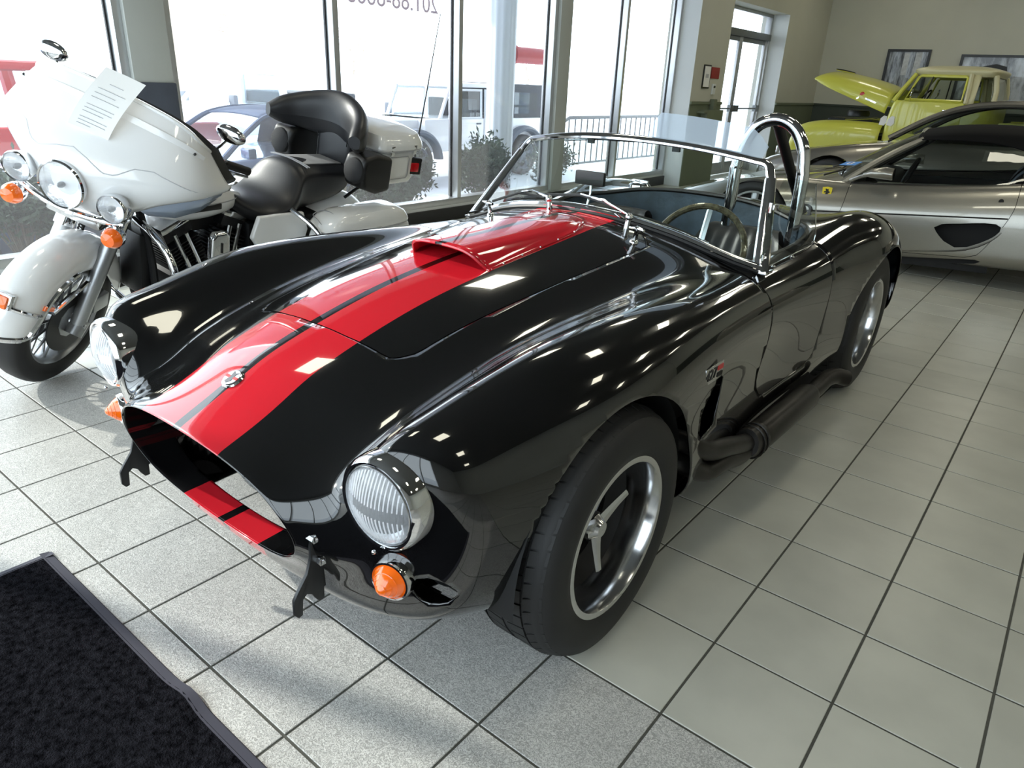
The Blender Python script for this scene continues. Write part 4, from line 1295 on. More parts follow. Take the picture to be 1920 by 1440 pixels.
tb = BVHTree.FromPolygons([tuple(v) for v in tank.reshape(-1, 3)], [(i * tank.shape[1] + j, i * tank.shape[1] + (j + 1) % tank.shape[1], (i + 1) * tank.shape[1] + (j + 1) % tank.shape[1], (i + 1) * tank.shape[1] + j) for i in range(tank.shape[0] - 1) for j in range(tank.shape[1])])
for s in (1, -1):
    pts = []
    for y in np.linspace(.45, .84, 16):
        h = tb.ray_cast(Vector((.5 * s, float(y), .79 - .03 * abs(y - .64))), Vector((-s, 0, 0)))
        if h[0] is not None: pts.append(np.array(h[0]) + np.array([.002 * s, 0, 0]))
    if len(pts) > 2: MB().tube(pts, .003, 5).build('pinstripe', M_pin, tk)
    MB().box((.172 * s, .63, .775), (.012, .16, .03)).build('tank_badge', M_gunmetal, tk, bevel=.005)
seat_s = [ring(.74, .865, .83, .06, .4), ring(.80, .845, .74, .12, .4), ring(.90, .775, .66, .165, .5), ring(1.02, .740, .62, .195, .55), ring(1.13, .775, .62, .205, .6), ring(1.20, .87, .62, .19, .6), ring(1.25, .915, .63, .165, .7),
          ring(1.36, .905, .66, .155, .75), ring(1.52, .895, .68, .155, .75), ring(1.63, .885, .72, .14, .7), ring(1.66, .85, .76, .08, .6)]
st_ = link('rider_seat', None, bike)
MB().grid(loft_half(seat_s), cv=True).build('saddle', M_vinyl, st_)
MB().box((0, 1.45, .897), (.17, .30, .006), M=np.array(Matrix.Rotation(math.radians(-3), 3, 'X'))).build('seat_insert', mat('grey_seat_insert', (150, 150, 152), .5, noise=(20, .1)), st_, bevel=.002)
for y in (1.285, 1.30):
    MB().tube([(x, y, .915 - .6 * x * x) for x in np.linspace(-.14, .14, 11)], .0035, 5).build('seat_piping', M_pin, st_)
# passenger backrest with wrap-around arms, lower pad, speaker pods
br = link('backrest', None, bike)
P = []
for u in np.linspace(-1, 1, 15):
    au = abs(u); x = .33 * math.sin(u * 1.2) / math.sin(1.2); yb = 1.66 - .24 * (1 - math.cos(u * 1.2)) / (1 - math.cos(1.2))
    zt = 1.262 - .125 * au ** 1.5; zb = .995 + .035 * au ** 2
    th2 = .066 * (1 - .15 * au ** 2) * (1 if au < .95 else .75)
    if au > .95: zt -= .02; zb += .02
    dx, dy = math.sin(u * 1.2), math.cos(u * 1.2)
    zc = (zt + zb) / 2
    P.append([(x - dx * th2 * c, yb - dy * th2 * c, zc + (zt - zb) / 2 * s2) for c, s2 in ((1, -.25), (.95, .45), (.55, .9), (0, 1), (-.5, .7), (-.6, 0), (-.5, -.8), (0, -1), (.6, -.9), (1, -.25))])
MB().grid(bsurf(P, 3, 4, amt=.5)).build('wrap_pad', M_vinyl, br)
for s in (0, -1):
    e = np.array(P[s]); MB().add(list(e[:-1]), [tuple(range(len(e) - 1))]).build('pad_end', M_vinyl, br)
for u0 in (-.11, .11):
    MB().tube([(u0, 1.60, .99), (u0 * 1.1, 1.592, 1.08), (u0 * 1.2, 1.60, 1.18)], .003, 5).build('pad_seam', M_black, br)
MB().box((0, 1.645, .955), (.26, .07, .20)).build('lower_pad', M_vinyl, br, bevel=.03, seg=4)
for s in (1, -1):
    sk = link('speaker_pod', None, bike)
    MB().prism([(1.50, .83), (1.475, .93), (1.50, 1.0), (1.60, 1.015), (1.73, .99), (1.73, .80), (1.62, .79)], .15, (.205 * s, 0, 0), (0, 1, 0), (0, 0, 1), (s, 0, 0)).build('pod', M_black, sk, bevel=.028, seg=4)
    MB().lathe([(.001, .010), (.055, .008), (.066, .0), (.072, -.02)], (.285 * s, 1.476, .922), (0, -1, .12), 28).build('speaker_grille', M_spkr, sk)

# tour pack
tpk = link('tour_pack', None, bike)
MB().prism([(-.25, 1.70), (-.27, 1.76), (-.275, 2.00), (-.22, 2.10), (.22, 2.10), (.275, 2.00), (.27, 1.76), (.25, 1.70)], .20, (0, 0, .80)).build('box', M_pearl, tpk, bevel=.022, seg=4)
lidp = [[(x * sx, 1.90 + (y - 1.90) * sx, z) for x, y in ((-.25, 1.70), (-.285, 1.80), (-.285, 2.02), (-.225, 2.12), (0, 2.135), (.225, 2.12), (.285, 2.02), (.285, 1.80), (.25, 1.70), (0, 1.69))] for sx, z in ((1.0, 1.0), (1.02, 1.015), (1.0, 1.04), (.90, 1.085), (.65, 1.11), (.3, 1.118), (.001, 1.12))]
L_ = []
for row in lidp: L_.append(spline(np.array(row), 5, closed=True))
MB().grid(np.array(L_), cv=True).build('lid', M_pearl, tpk)
MB().tube(np.array(L_[0]) + np.array([0, 0, .002]), .006, 6, closed=True).build('lid_seam', M_pin, tpk)
for x, y in ((.282, 1.80), (.285, 2.0), (-.282, 1.80), (-.285, 2.0)):
    s = 1 if x > 0 else -1
    MB().box((x, y, 1.005), (.014, .03, .055)).build('latch', M_chrome, tpk, bevel=.003)
for s in (1, -1):
    MB().box((.262 * s, 2.03, .90), (.04, .11, .10), M=np.array(Matrix.Rotation(math.radians(-24 * s), 3, 'Z'))).build('tail_lamp_bezel', M_black, tpk, bevel=.008)
    MB().box((.270 * s, 2.035, .895), (.04, .055, .055), M=np.array(Matrix.Rotation(math.radians(-24 * s), 3, 'Z'))).build('tail_lamp', M_red_lens, tpk, bevel=.006)
    rr = [(.277 * s, y, z) for y, z in ((1.78, .85), (1.78, .95), (1.80, .965), (1.96, .965), (1.975, .95), (1.975, .85), (1.96, .835), (1.80, .835))]
    MB().tube(rr, .0025, 4, closed=True).build('panel_pinstripe', M_pin, tpk)
MB().box((0, 2.105, .825), (.36, .02, .02)).build('red_reflector', M_red_lens, tpk, bevel=.004)
MB().tube(pth([(.12, 1.62, .70), (.13, 1.75, .76), (.14, 1.95, .79)]), .010, 8).build('rack_rail', M_black, tpk)
MB().tube(pth([(-.12, 1.62, .70), (-.13, 1.75, .76), (-.14, 1.95, .79)]), .010, 8).build('rack_rail', M_black, tpk)
MB().tube([(.20, 2.12, .82), (.205, 2.14, 1.3), (.21, 2.15, 1.75)], [.006, .004, .002], 6).build('antenna', M_black, tpk)

# saddlebags, side covers, rear fender
for s in (1, -1):
    sb = link('saddlebag', None, bike)
    MB().prism([(1.24, .62), (1.20, .50), (1.22, .32), (1.34, .27), (1.90, .30), (1.96, .42), (1.90, .62)], .17, (.235 * s, 0, 0), (0, 1, 0), (0, 0, 1), (s, 0, 0)).build('bag', M_pearl, sb, bevel=.03, seg=4)
    rows = []
    for q, z in ((1.0, .622), (1.03, .635), (1.0, .655), (.90, .69), (.70, .715), (.35, .722), (.001, .724)):
        pl = [(.225, 1.26), (.30, 1.215), (.395, 1.225), (.428, 1.30), (.432, 1.55), (.42, 1.82), (.37, 1.89), (.26, 1.885), (.225, 1.80), (.222, 1.5)]
        rows.append(spline(np.array([((.325 + (x - .325) * q) * s, 1.55 + (y - 1.55) * q, z) for x, y in pl]), 4, closed=True))
    MB().grid(np.array(rows), cv=True).build('lid', M_pearl, sb)
    MB().tube(rows[0] + np.array([0, 0, .002]), .005, 6, closed=True).build('lid_seam', M_pin, sb)
    MB().box((.436 * s, 1.52, .628), (.012, .15, .02)).build('lid_latch', M_chrome, sb, bevel=.003)
    MB().tube(spline(np.array([(.355 * s, 1.225, .655), (.30 * s, 1.225, .68), (.25 * s, 1.24, .69), (.27 * s, 1.30, .712), (.36 * s, 1.30, .705), (.39 * s, 1.25, .67)]), 4, closed=True), .0025, 4, closed=True).build('lid_pinstripe', M_pin, sb)
    MB().prism([(.90, .71), (.86, .60), (.98, .44), (1.20, .46), (1.24, .60), (1.20, .70)], .03, (.195 * s, 0, 0), (0, 1, 0), (0, 0, 1), (s, 0, 0)).build('side_cover', M_pearl, bike, bevel=.012, seg=3)
    MB().tube(pth([(.21 * s, 1.12, .72), (.33 * s, 1.16, .66), (.42 * s, 1.20, .56), (.43 * s, 1.23, .42), (.36 * s, 1.25, .33)]), .013, 10).build('saddlebag_guard', M_chrome, bike)
MB().grid(fender_surface(.345, 0, 150, .095, .09) + np.array([0, 1.613, .31])).build('rear_fender', M_pearl, bike, solid=.004)

# engine: crankcase, finned cylinders, covers
eng = link('engine', None, bike)
MB().box((0, .72, .36), (.30, .50, .20)).build('crankcase', M_bikeblack, eng, bevel=.04, seg=3)
MB().tube([(.15, .56, .36), (.19, .56, .36)], .10, 28).build('cam_cover', M_bikeblack, eng)
MB().prism([(.50, .30), (.52, .44), (.95, .42), (1.05, .36), (1.03, .27), (.56, .25)], .06, (.15, 0, 0), (0, 1, 0), (0, 0, 1), (1, 0, 0)).build('primary_cover', M_bikeblack, eng, bevel=.02)
for yc, ang in ((.60, -22.5), (.76, 22.5)):
    R_ = np.array(Matrix.Rotation(math.radians(-ang), 3, 'X'))
    cy = link('cylinder', None, eng)
    up = R_ @ np.array([0, 0, 1.0])
    base = np.array([0, yc, .46])
    for k in range(9):
        MB().box(base + up * (.01 + k * .018), (.26, .165, .006), M=R_).build('fin', M_bikeblack, cy)
    mb = MB().cyl(base - up * .02, base + up * .18, .062, n=20)
    mb.box(base + up * .205, (.22, .15, .05), M=R_)
    mb.build('barrel', M_bikeblack, cy)
    MB().box(base + up * .245, (.23, .16, .035), M=R_).build('rocker_cover', M_chrome, cy, bevel=.01)
    for dy in (-.03, .03):
        MB().tube([(.155, yc + dy, .44), tuple(base + up * .20 + np.array([.12, dy, 0]))], .011, 8).build('pushrod_tube', M_chrome, cy)
hc = link('horn_cover', None, bike)
MB().prism([(-.055, -.075), (-.05, .05), (-.03, .075), (.03, .075), (.05, .05), (.055, -.075), (.03, -.09), (-.03, -.09)], .045, (.205, .655, .60), (0, 1, 0), (0, 0, 1), (1, 0, 0)).build('cover', M_chrome, hc, bevel=.016, seg=4)
MB().box((.252, .655, .60), (.006, .008, .05)).build('cover_bar', M_black, hc)
MB().lathe([(.001, .0), (.055, .0), (.09, -.02), (.092, -.06), (.06, -.07)], (-.27, .66, .60), (-1, 0, 0), 30).build('air_cleaner', M_chrome, bike)
# frame, engine guard, floorboards, stand, exhausts
fr_ = link('frame', None, bike)
for s in (1, -1):
    MB().tube(pth([(.04 * s, .36, .82), (.08 * s, .40, .55), (.10 * s, .44, .26), (.11 * s, .62, .19), (.11 * s, 1.15, .20), (.10 * s, 1.25, .45), (.08 * s, 1.15, .62), (.04 * s, .80, .70), (.04 * s, .36, .84)]), .018, 8).build('frame_tube', M_bikeblack, fr_)
    MB().tube(pth([(.05 * s, .35, .72), (.20 * s, .33, .705), (.31 * s, .33, .635), (.355 * s, .335, .52), (.34 * s, .34, .42), (.22 * s, .36, .30), (.07 * s, .38, .24)]), .017, 12).build('engine_guard', M_chrome, bike)
    fbd = link('floorboard', None, bike)
    MB().box((.30 * s, .56, .27), (.13, .32, .025), M=np.array(Matrix.Rotation(math.radians(8), 3, 'X'))).build('board', M_gunmetal, fbd, bevel=.008)
    MB().box((.30 * s, .56, .287), (.11, .28, .012), M=np.array(Matrix.Rotation(math.radians(8), 3, 'X'))).build('rubber', M_black, fbd, bevel=.004)
    MB().tube(pth([(-.14 * 1, .80 + .02 * s, .40), (-.20, 1.0, .30), (-.30, 1.3, .24), (-.34 if s > 0 else -.30, 2.0, .26)]) * (np.array([1, 1, 1]) if s > 0 else np.array([-1, 1, 1])), .040, 14).build('exhaust', M_chrome, bike)
MB().tube([(0, .34, .86), (0, .30, .78), (0, .24, .68)], .035, 14).build('steering_neck', M_bikeblack, fr_)
MB().tube([(.12, .78, .24), (.24, .76, .10), (.30, .72, .065)], .013, 8).build('side_stand', M_bikeblack, bike)
MB().box((0, .38, .50), (.16, .06, .30)).build('oil_cooler_panel', M_bikeblack, bike, bevel=.01)
MB().box((0, .75, .66), (.10, .5, .10)).build('wiring_bay', M_bikeblack, bike, bevel=.02)
MB().box((0, 1.15, .52), (.30, .50, .26)).build('battery_bay', M_bikeblack, bike, bevel=.03)

# the sheet of paper taped over the fairing
sh = []
for q in np.linspace(0, 1, 9):
    z = 1.385 - .225 * q; y = .205 - .10 * q - .035 * math.sin(q * 2.6)
    sh.append([(x + .0 - .05 * q, y + .012 * math.sin(x * 9) - .02 * abs(x - .07), z - .02 * (x - .07)) for x in np.linspace(0.0, .155, 7)])
sh = np.array(sh) + np.array([0, -.03, 0])
W = BIKE_M @ STEER
wp = np.array([[tuple(W @ Vector(v)) for v in row] for row in sh])
o0 = wp.reshape(-1, 3).min(0)
pap = thing('paper_sheet', 'curled white typed sheet taped to the motorcycle fairing', 'paper', tuple(o0))
M_paper = mat('white_paper', (236, 236, 234), .8)
M_ink = mat('faint_print', (178, 180, 184), .8)
MB().grid(wp - o0).build('sheet', M_paper, pap)
nn = np.cross(wp[1, 0] - wp[0, 0], wp[0, 1] - wp[0, 0]); nn /= np.linalg.norm(nn)
if np.dot(nn, CAM_POS - wp[4, 3]) < 0: nn = -nn
for r_, a, b in ((1.6, 2, 4), (2.4, 1, 5), (3.0, 1, 4), (3.6, 1, 5), (4.6, 1, 5), (5.1, 1, 5), (5.6, 1, 4), (6.4, 1, 5), (6.9, 1, 5), (7.4, 1, 3)):
    i = int(r_); f = r_ - i
    row = wp[i] * (1 - f) + wp[min(i + 1, 8)] * f + nn * .0015 - o0
    MB().tube(row[a:b + 1], .0012, 4).build('print_line', M_ink, pap)

# ------------------------------------------------------------------ generic car shell: x rearwards, y sideways, z up, front axle line free
def shell_ring(x, zt, zb, wb, wm, zm, z0, dx=0):
    return [(x, 0, zt), (x, wb * .5, zt - .004), (x, wb * .86, zt * .35 + zb * .65), (x, wb, zb), (x + dx, wb * .35 + wm * .65, zb * .55 + zm * .45), (x + dx, wm, zm),
            (x + dx, wm * .992, zm * .45 + z0 * .55), (x, wm * .955, z0 + .02), (x, wm * .7, z0), (x, 0, z0)]
class Shell:
    def __init__(s, stations, nu=6, nv=6, amt=.7):
        P = bsurf([shell_ring(*st) for st in stations], nu, nv, amt=amt, v_mode=('sym', 'sym'), flip=(1, -1, 1))
        full = np.concatenate([P, (P * np.array([1, -1, 1]))[:, -2:0:-1]], axis=1)
        n, m = full.shape[:2]
        N = closed_normals(full)
        s.V = list(full.reshape(-1, 3)); s.N = list(N.reshape(-1, 3))
        s.F = [(i * m + j, (i + 1) * m + j, (i + 1) * m + (j + 1) % m, i * m + (j + 1) % m) for i in range(n - 1) for j in range(m)]
        s.F += [tuple(range(m)), tuple(range((n - 1) * m, n * m))[::-1]]
        k = (n // 2) * m
        if s.N[k][2] < 0: s.N = [-q for q in s.N]
        f = s.F[(n // 2) * m]
        if np.dot(np.cross(s.V[f[1]] - s.V[f[0]], s.V[f[2]] - s.V[f[1]]), s.N[f[0]]) < 0: s.F = [q[::-1] for q in s.F]
        s.bvh = BVHTree.FromPolygons([tuple(v) for v in s.V], s.F)
    def a(s): return np.array(s.V), np.array(s.N)
    def cut(s, fn, thr=0.0):
        a, n = s.a()
        s.V, s.N, neg, s.F = split(s.V, s.N, s.F, fn(a, n) - thr)
        return neg
    def arch(s, x, z, r, ymin):
        s.cut(lambda a, n: np.where(np.abs(a[:, 1]) > ymin, np.hypot(a[:, 0] - x, a[:, 2] - z) - r, 1.0))
    def piece(s, name, F, m, parent): return part(name, s.V, s.N, F, m, parent)
    def side(s, x, z, sg=-1):
        h = s.bvh.ray_cast(Vector((x, 3.0 * sg, z)), Vector((0, -sg, 0)))
        return np.array(h[0]) if h[0] is not None else np.array([x, .9 * sg, z])
    def top(s, x, y):
        h = s.bvh.ray_cast(Vector((x, y, 3.0)), Vector((0, 0, -1)))
        return np.array(h[0]) if h[0] is not None else np.array([x, y, .7])

def road_wheel(parent, loc, R, w, sg, m_rim, spokes=5):
    wl = link('wheel', None, parent, loc=loc)
    ax = (0, sg, 0); h = w / 2; rim = R * .70
    MB().lathe(tyre_profile(R, rim, w), axis=ax, n=40).build('tyre', M_rubber, wl, sharp=50)
    MB().lathe([(rim, h * .8), (rim + .004, h * .92), (rim - .012, h * .90), (rim - .02, h * .3), (rim - .03, -h * .7)], axis=ax, n=40).build('rim', m_rim, wl)
    for k in range(spokes):
        a = 2 * math.pi * k / spokes + .3
        u, v, _ = frame(ax)
        d = u * math.cos(a) + v * math.sin(a)
        axv = np.array(ax, float)
        MB().tube([axv * h * .55 + d * .03, axv * h * .62 + d * rim * .55, axv * h * .5 + d * (rim - .015)], [.04, .03, .035], 6, up=axv, sx=1.0, sy=.4).build('spoke', m_rim, wl)
    MB().lathe([(.001, h * .65), (.04, h * .62), (.055, h * .4)], axis=ax, n=20).build('hub', m_rim, wl)
    MB().lathe([(.001, 0), (rim - .03, 0)], axis=ax, n=24).build('brake_shade', M_dark, wl)
    return wl

# ------------------------------------------------------------------ silver convertible with black soft top, broadside behind the roadster
M_silver = mat('warm_silver_paint', (150, 147, 138), 0.30, metal=0.75, coat=1.0, noise=(400, 0.06))
M_softtop = mat('black_canvas', (9, 9, 10), 0.9, spec=.15, bump=(500, 0.3, 0.002))
M_darkglass = glass_mat('side_glass', tint=(0.55, 0.60, 0.60), refl=1.5)
M_greyleather = mat('grey_leather', (96, 104, 116), 0.5)
M_yellow_badge = mat('badge_yellow', (226, 205, 40), 0.35)
FXA, FXB = -1.62, .98
fer = thing('sports_convertible', 'low silver sports convertible with closed black soft top parked broadside behind the black roadster', 'car', (0, 5.55, 0), (0, math.radians(-2), math.radians(4)))
sh1 = Shell([
    (-2.52, .47, .45, .45, .55, .42, .30), (-2.42, .53, .49, .62, .74, .42, .20), (-2.15, .60, .58, .70, .88, .45, .16), (-1.85, .645, .655, .75, .93, .47, .16),
    (-1.55, .68, .700, .77, .945, .48, .16), (-1.25, .72, .705, .79, .945, .48, .155), (-.95, .75, .690, .82, .945, .48, .15), (-.6, .75, .695, .835, .945, .48, .145),
    (-.1, .76, .725, .84, .945, .49, .145), (.35, .80, .770, .845, .95, .50, .15), (.75, .85, .815, .84, .965, .52, .16), (1.1, .87, .83, .82, .965, .53, .18), (1.45, .86, .82, .78, .94, .53, .22), (1.70, .80, .77, .72, .88, .52, .28), (1.76, .62, .60, .68, .80, .50, .36)])
sh1.arch(FXA, .31, .355, .55); sh1.arch(FXB, .31, .365, .55)
sh1.cut(lambda a, n: np.where((n[:, 2] > .2) & (a[:, 2] > .5), sdf_poly(a[:, :2], [(-.92, -.66), (-1.08, 0), (-.92, .66), (.55, .72), (.70, 0), (.55, -.72)], .03), 1.0))
# deep side intake and slot in the sill
INT = spline(np.array([(-.80, .43), (-.2, .462), (.10, .495), (.22, .495), (.262, .46), (.22, .38), (.10, .295), (-.10, .25), (-.80, .20)]), 4, closed=True)
SLOT = np.array([(-.7, .150), (-.3, .172), (.12, .212), (.19, .208), (.12, .182), (-.3, .125), (-.7, .110)])
for sg in (-1, 1):
    nf = sh1.cut(lambda a, n: np.where(a[:, 1] * sg > .5, sdf_poly(a[:, [0, 2]], INT, 0), 1.0))
    V2 = [v.copy() for v in sh1.V]
    done = set()
    for f in nf:
        for i in f:
            if i in done: continue
            done.add(i)
            v = V2[i]; d = -sdf_poly(np.array([[v[0], v[2]]]), INT)[0]
            q = min(1, max(0, (v[0] + .35) / .5)); v[1] -= sg * (.006 + .12 * q * q * min(1, d / .05 + .25))
    sv_ = sdf_poly(np.array(V2)[:, [0, 2]], spline(np.array([(-.19, .445), (-.05, .467), (.10, .485), (.21, .485), (.248, .455), (.205, .385), (.09, .31), (-.02, .285), (-.12, .34)]), 5, closed=True), 0)
    V2, N2, _, nf = split(V2, sh1.N, nf, sv_)
    part('side_intake', V2, N2, nf, M_silver, fer)
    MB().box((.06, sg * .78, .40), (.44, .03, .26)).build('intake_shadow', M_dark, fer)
    sf = sh1.cut(lambda a, n: np.where(a[:, 1] * sg > .5, sdf_poly(a[:, [0, 2]], SLOT, .004), 1.0))
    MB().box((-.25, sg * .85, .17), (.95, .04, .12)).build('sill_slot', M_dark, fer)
# doors with thin gaps
DR = spline(np.array([(-.865, .70), (-.875, .55), (-.895, .42), (-.88, .21), (-.6, .20), (0, .222), (.12, .235), (.22, .40), (.29, .58), (.30, .70)]), 4)
DR = np.concatenate([[(-.865, .95)], DR, [(.30, .95)]])
for sg in (-1, 1):
    dn = lambda a, n: np.where(a[:, 1] * sg > .6, sdf_poly(a[:, [0, 2]], DR, 0), 1.0)
    df = sh1.cut(dn)
    v_, n_, ng, _ = split(sh1.V, sh1.N, df, dn(*sh1.a()) + .004)
    dr = part('door', v_, n_, ng, M_silver, fer)
    # long shut line above the intake
    MB().tube([sh1.side(x, .524 + .05 * x, sg) + np.array([0, .001 * sg, 0]) for x in np.linspace(-1.2, .27, 24)], .006, 6).build('waist_groove', M_dark, fer)
    MB().cyl(sh1.side(.20, .655, sg) - np.array([0, .01 * sg, 0]), sh1.side(.20, .655, sg) + np.array([0, .003 * sg, 0]), .017, n=16).build('door_lock', M_dark, dr)
sh1.piece('body', sh1.F, M_silver, fer)
for xx in (FXA, FXB):
    for sg in (1, -1):
        road_wheel(fer, (xx, sg * .80, .31 - math.sin(math.radians(2)) * xx), .31, .22, sg, M_alulow)
        th = np.radians(np.linspace(-10, 190, 25))
        MB().grid(np.array([[(xx + .36 * math.cos(a), y_ * sg, .31 + .36 * math.sin(a)) for a in th] for y_ in (.55, .90)])).build('wheel_well', M_dark, fer)
MB().box((-.4, 0, .22), (3.6, 1.4, .05)).build('underfloor', M_dark, fer)
# cabin: tub, dash, seats, steering wheel
MB().box2(np.array([-1.0, -.70, .22]), np.array([.66, .70, .30])).build('cabin_floor', M_dark, fer)
for sg in (1, -1):
    MB().box2(np.array([-1.0, .74 * sg, .25]), np.array([.66, .78 * sg, .67])).build('door_trim', M_dark, fer)
MB().box2(np.array([.55, -.72, .3]), np.array([.62, .72, .84])).build('rear_bulkhead', M_dark, fer)
dsh = []
for y in np.linspace(-.72, .72, 13):
    hump = .05 * math.exp(-((y + .36) / .17) ** 2)
    dsh.append([(-1.06 + .1 * (y / .72) ** 2, y, .735 - .04 * (y / .72) ** 2), (-.90, y, .755 + hump), (-.74, y, .745 + hump), (-.66, y, .70 + hump), (-.66, y, .50)])
MB().grid(bsurf(dsh, 3, 4, amt=.5)).build('dashboard', mat('charcoal_dash', (30, 31, 33), .6), fer)
t = np.linspace(0, 2 * math.pi, 33)[:-1]
swf = link('steering_wheel', None, fer, loc=(-.52, -.36, .72), rot=(0, math.radians(-68), 0))
MB().tube(np.c_[.18 * np.cos(t), .18 * np.sin(t), 0 * t], .014, 8, closed=True).build('rim', M_black, swf)
MB().box((0, 0, 0), (.34, .05, .012)).build('spokes', M_black, swf)
for y in (-.36, .36):
    stt = link('seat', None, fer)
    P = []
    for u in np.linspace(-1, 1, 9):
        wv = .03 * abs(u) ** 3
        P.append([(-.42, y + u * .22, .40 + wv), (-.15, y + u * .23, .36 + wv), (.10 - wv, y + u * .23, .42), (.20 - wv, y + u * .22, .62), (.28 - wv, y + u * .20, .80), (.34, y + u * .15, .86), (.40, y + u * .18, .76), (.40, y + u * .2, .4)])
    MB().grid(bsurf(P, 3, 3, amt=.5)).build('seat_shell', M_greyleather if y < 0 else M_seat, stt)
    MB().box((.36, y, .935), (.09, .22, .14)).build('headrest', M_seat, stt, bevel=.03, seg=3)
    MB().box((-.02, y, .33), (.5, .4, .08)).build('seat_base', M_dark, stt)
# windscreen, pillars, soft top, side glass
def f_wsb(u): return np.array([-1.10 + .17 * u * u, .735 * u, .755 - .060 * u * u])
def f_wst(u): return np.array([-.475 + .045 * u * u, .545 * u, 1.105 - .055 * u * u])
us = np.linspace(-1, 1, 17)
wsq = link('windscreen', None, fer)
MB().grid(np.array([[f_wsb(u) * (1 - q) + f_wst(u) * q + np.array([0, 0, .02 * math.sin(math.pi * q)]) for u in us] for q in np.linspace(.01, .99, 7)])).build('windscreen_glass', M_darkglass, wsq)
MB().tube([f_wst(u) for u in us], .022, 8).build('header_rail', M_silver, wsq)
for u in (-1, 1):
    MB().tube([f_wsb(u) * (1 - q) + f_wst(u) * q + np.array([0, u * .004, .022 * math.sin(math.pi * q)]) for q in np.linspace(-.02, 1, 9)], [.034, .032, .03, .028, .026, .026, .026, .025, .024], 8).build('pillar', M_silver, wsq)
    MB().tube([f_wsb(u) * (1 - q) + f_wst(u) * q + np.array([.035, 0, .012 * math.sin(math.pi * q) - .01]) for q in np.linspace(0, 1, 7)], .012, 6).build('pillar_seal', M_black, wsq)
MB().tube([f_wsb(u) + np.array([.01, 0, -.002]) for u in us], .012, 6).build('cowl_seal', M_black, wsq)
roof = []
for x, zc, zs, w_, zl, wl_ in ((-.47, 1.112, 1.062, .535, 1.045, .565), (-.25, 1.150, 1.095, .57, 1.055, .625), (.05, 1.160, 1.10, .58, 1.045, .645), (.30, 1.145, 1.085, .585, .99, .69), (.52, 1.095, 1.04, .60, .88, .77), (.75, 1.01, .97, .64, .84, .80), (.95, .90, .88, .66, .835, .80)):
    roof.append([(x, 0, zc), (x, w_ * .5, zc - .01), (x, w_ * .85, zc * .4 + zs * .6), (x, w_, zs), (x, (w_ + wl_) / 2, (zs + zl) / 2), (x, wl_, zl)])
RP = bsurf(roof, 5, 5, amt=.7, v_mode=('sym', 'lin'), flip=(1, -1, 1))
RPf = np.concatenate([(RP * np.array([1, -1, 1]))[:, :0:-1], RP], axis=1)
MB().grid(RPf).build('soft_top', M_softtop, fer, solid=.008, sharp=0)
for sg in (-1, 1):
    SW = []
    edge = RP[:, -1] * np.array([1, sg, 1])
    for q in np.linspace(0, 1, 15):
        x = -.86 + 1.33 * q
        bt = np.array([x, sg * .79, .705 + .055 * q])
        if x < -.47:
            k = (x + .935) / (.935 - .43); tp_ = f_wsb(sg) * (1 - k) + f_wst(sg) * k
            tp_ = np.array([x, tp_[1], tp_[2] + .01])
        else:
            i = np.argmin(np.abs(edge[:, 0] - x)); tp_ = np.array([x, edge[i][1], edge[i][2]])
        SW.append([bt, bt * .5 + tp_ * .5 + np.array([0, sg * .02, 0]), tp_])
    MB().grid(np.array(SW)).build('side_window', M_darkglass, fer)
    MB().tube([np.array(r[0]) + np.array([0, sg * .006, -.006]) for r in SW], .009, 6).build('belt_seal', M_black, fer)
    mr = link('door_mirror', None, fer)
    MB().tube(pth([(-.86, sg * .82, .725), (-.78, sg * .88, .765), (-.70, sg * .94, .79)]), [.016] * 17, 8, sx=1.6).build('mirror_arm', M_silver, mr)
    MB().tube([(-.76, sg * .95, .785), (-.70, sg * .955, .80), (-.60, sg * .96, .805), (-.545, sg * .96, .80), (-.54, sg * .96, .80)], [.012, .042, .056, .054, .05], 16, sx=1.25, sy=.85).build('mirror_shell', M_silver, mr)
    MB().lathe([(.001, 0), (.048, 0)], (-.538, sg * .96, .80), (1, 0, 0), 16).build('mirror_glass', M_chrome, mr)
# shield badge on the wing
sg = -1
bc = sh1.side(-1.02, .615, -1)
shield = [(-.038, .045), (0, .052), (.038, .045), (.036, 0), (.022, -.035), (0, -.052), (-.022, -.035), (-.036, 0)]
bdg = link('wing_badge', None, fer)
MB().prism(shield, .004, tuple(bc + np.array([0, -.001, 0])), (1, 0, 0), (0, 0, 1)).build('shield', M_yellow_badge, bdg)
horse = [(-.016, .034), (-.006, .036), (.004, .030), (.012, .036), (.010, .022), (.016, .012), (.022, .016), (.022, .002), (.010, -.002), (.010, -.014), (.016, -.034), (.006, -.036), (.002, -.018), (-.006, -.012), (-.010, -.028), (-.018, -.030), (-.014, -.010), (-.008, .002), (-.018, .006), (-.022, -.004), (-.024, .012), (-.010, .016), (-.012, .026)]
MB().prism(horse, .001, tuple(bc + np.array([0, -.0052, 0])), (1, 0, 0), (0, 0, 1)).build('horse_mark', M_black, bdg)
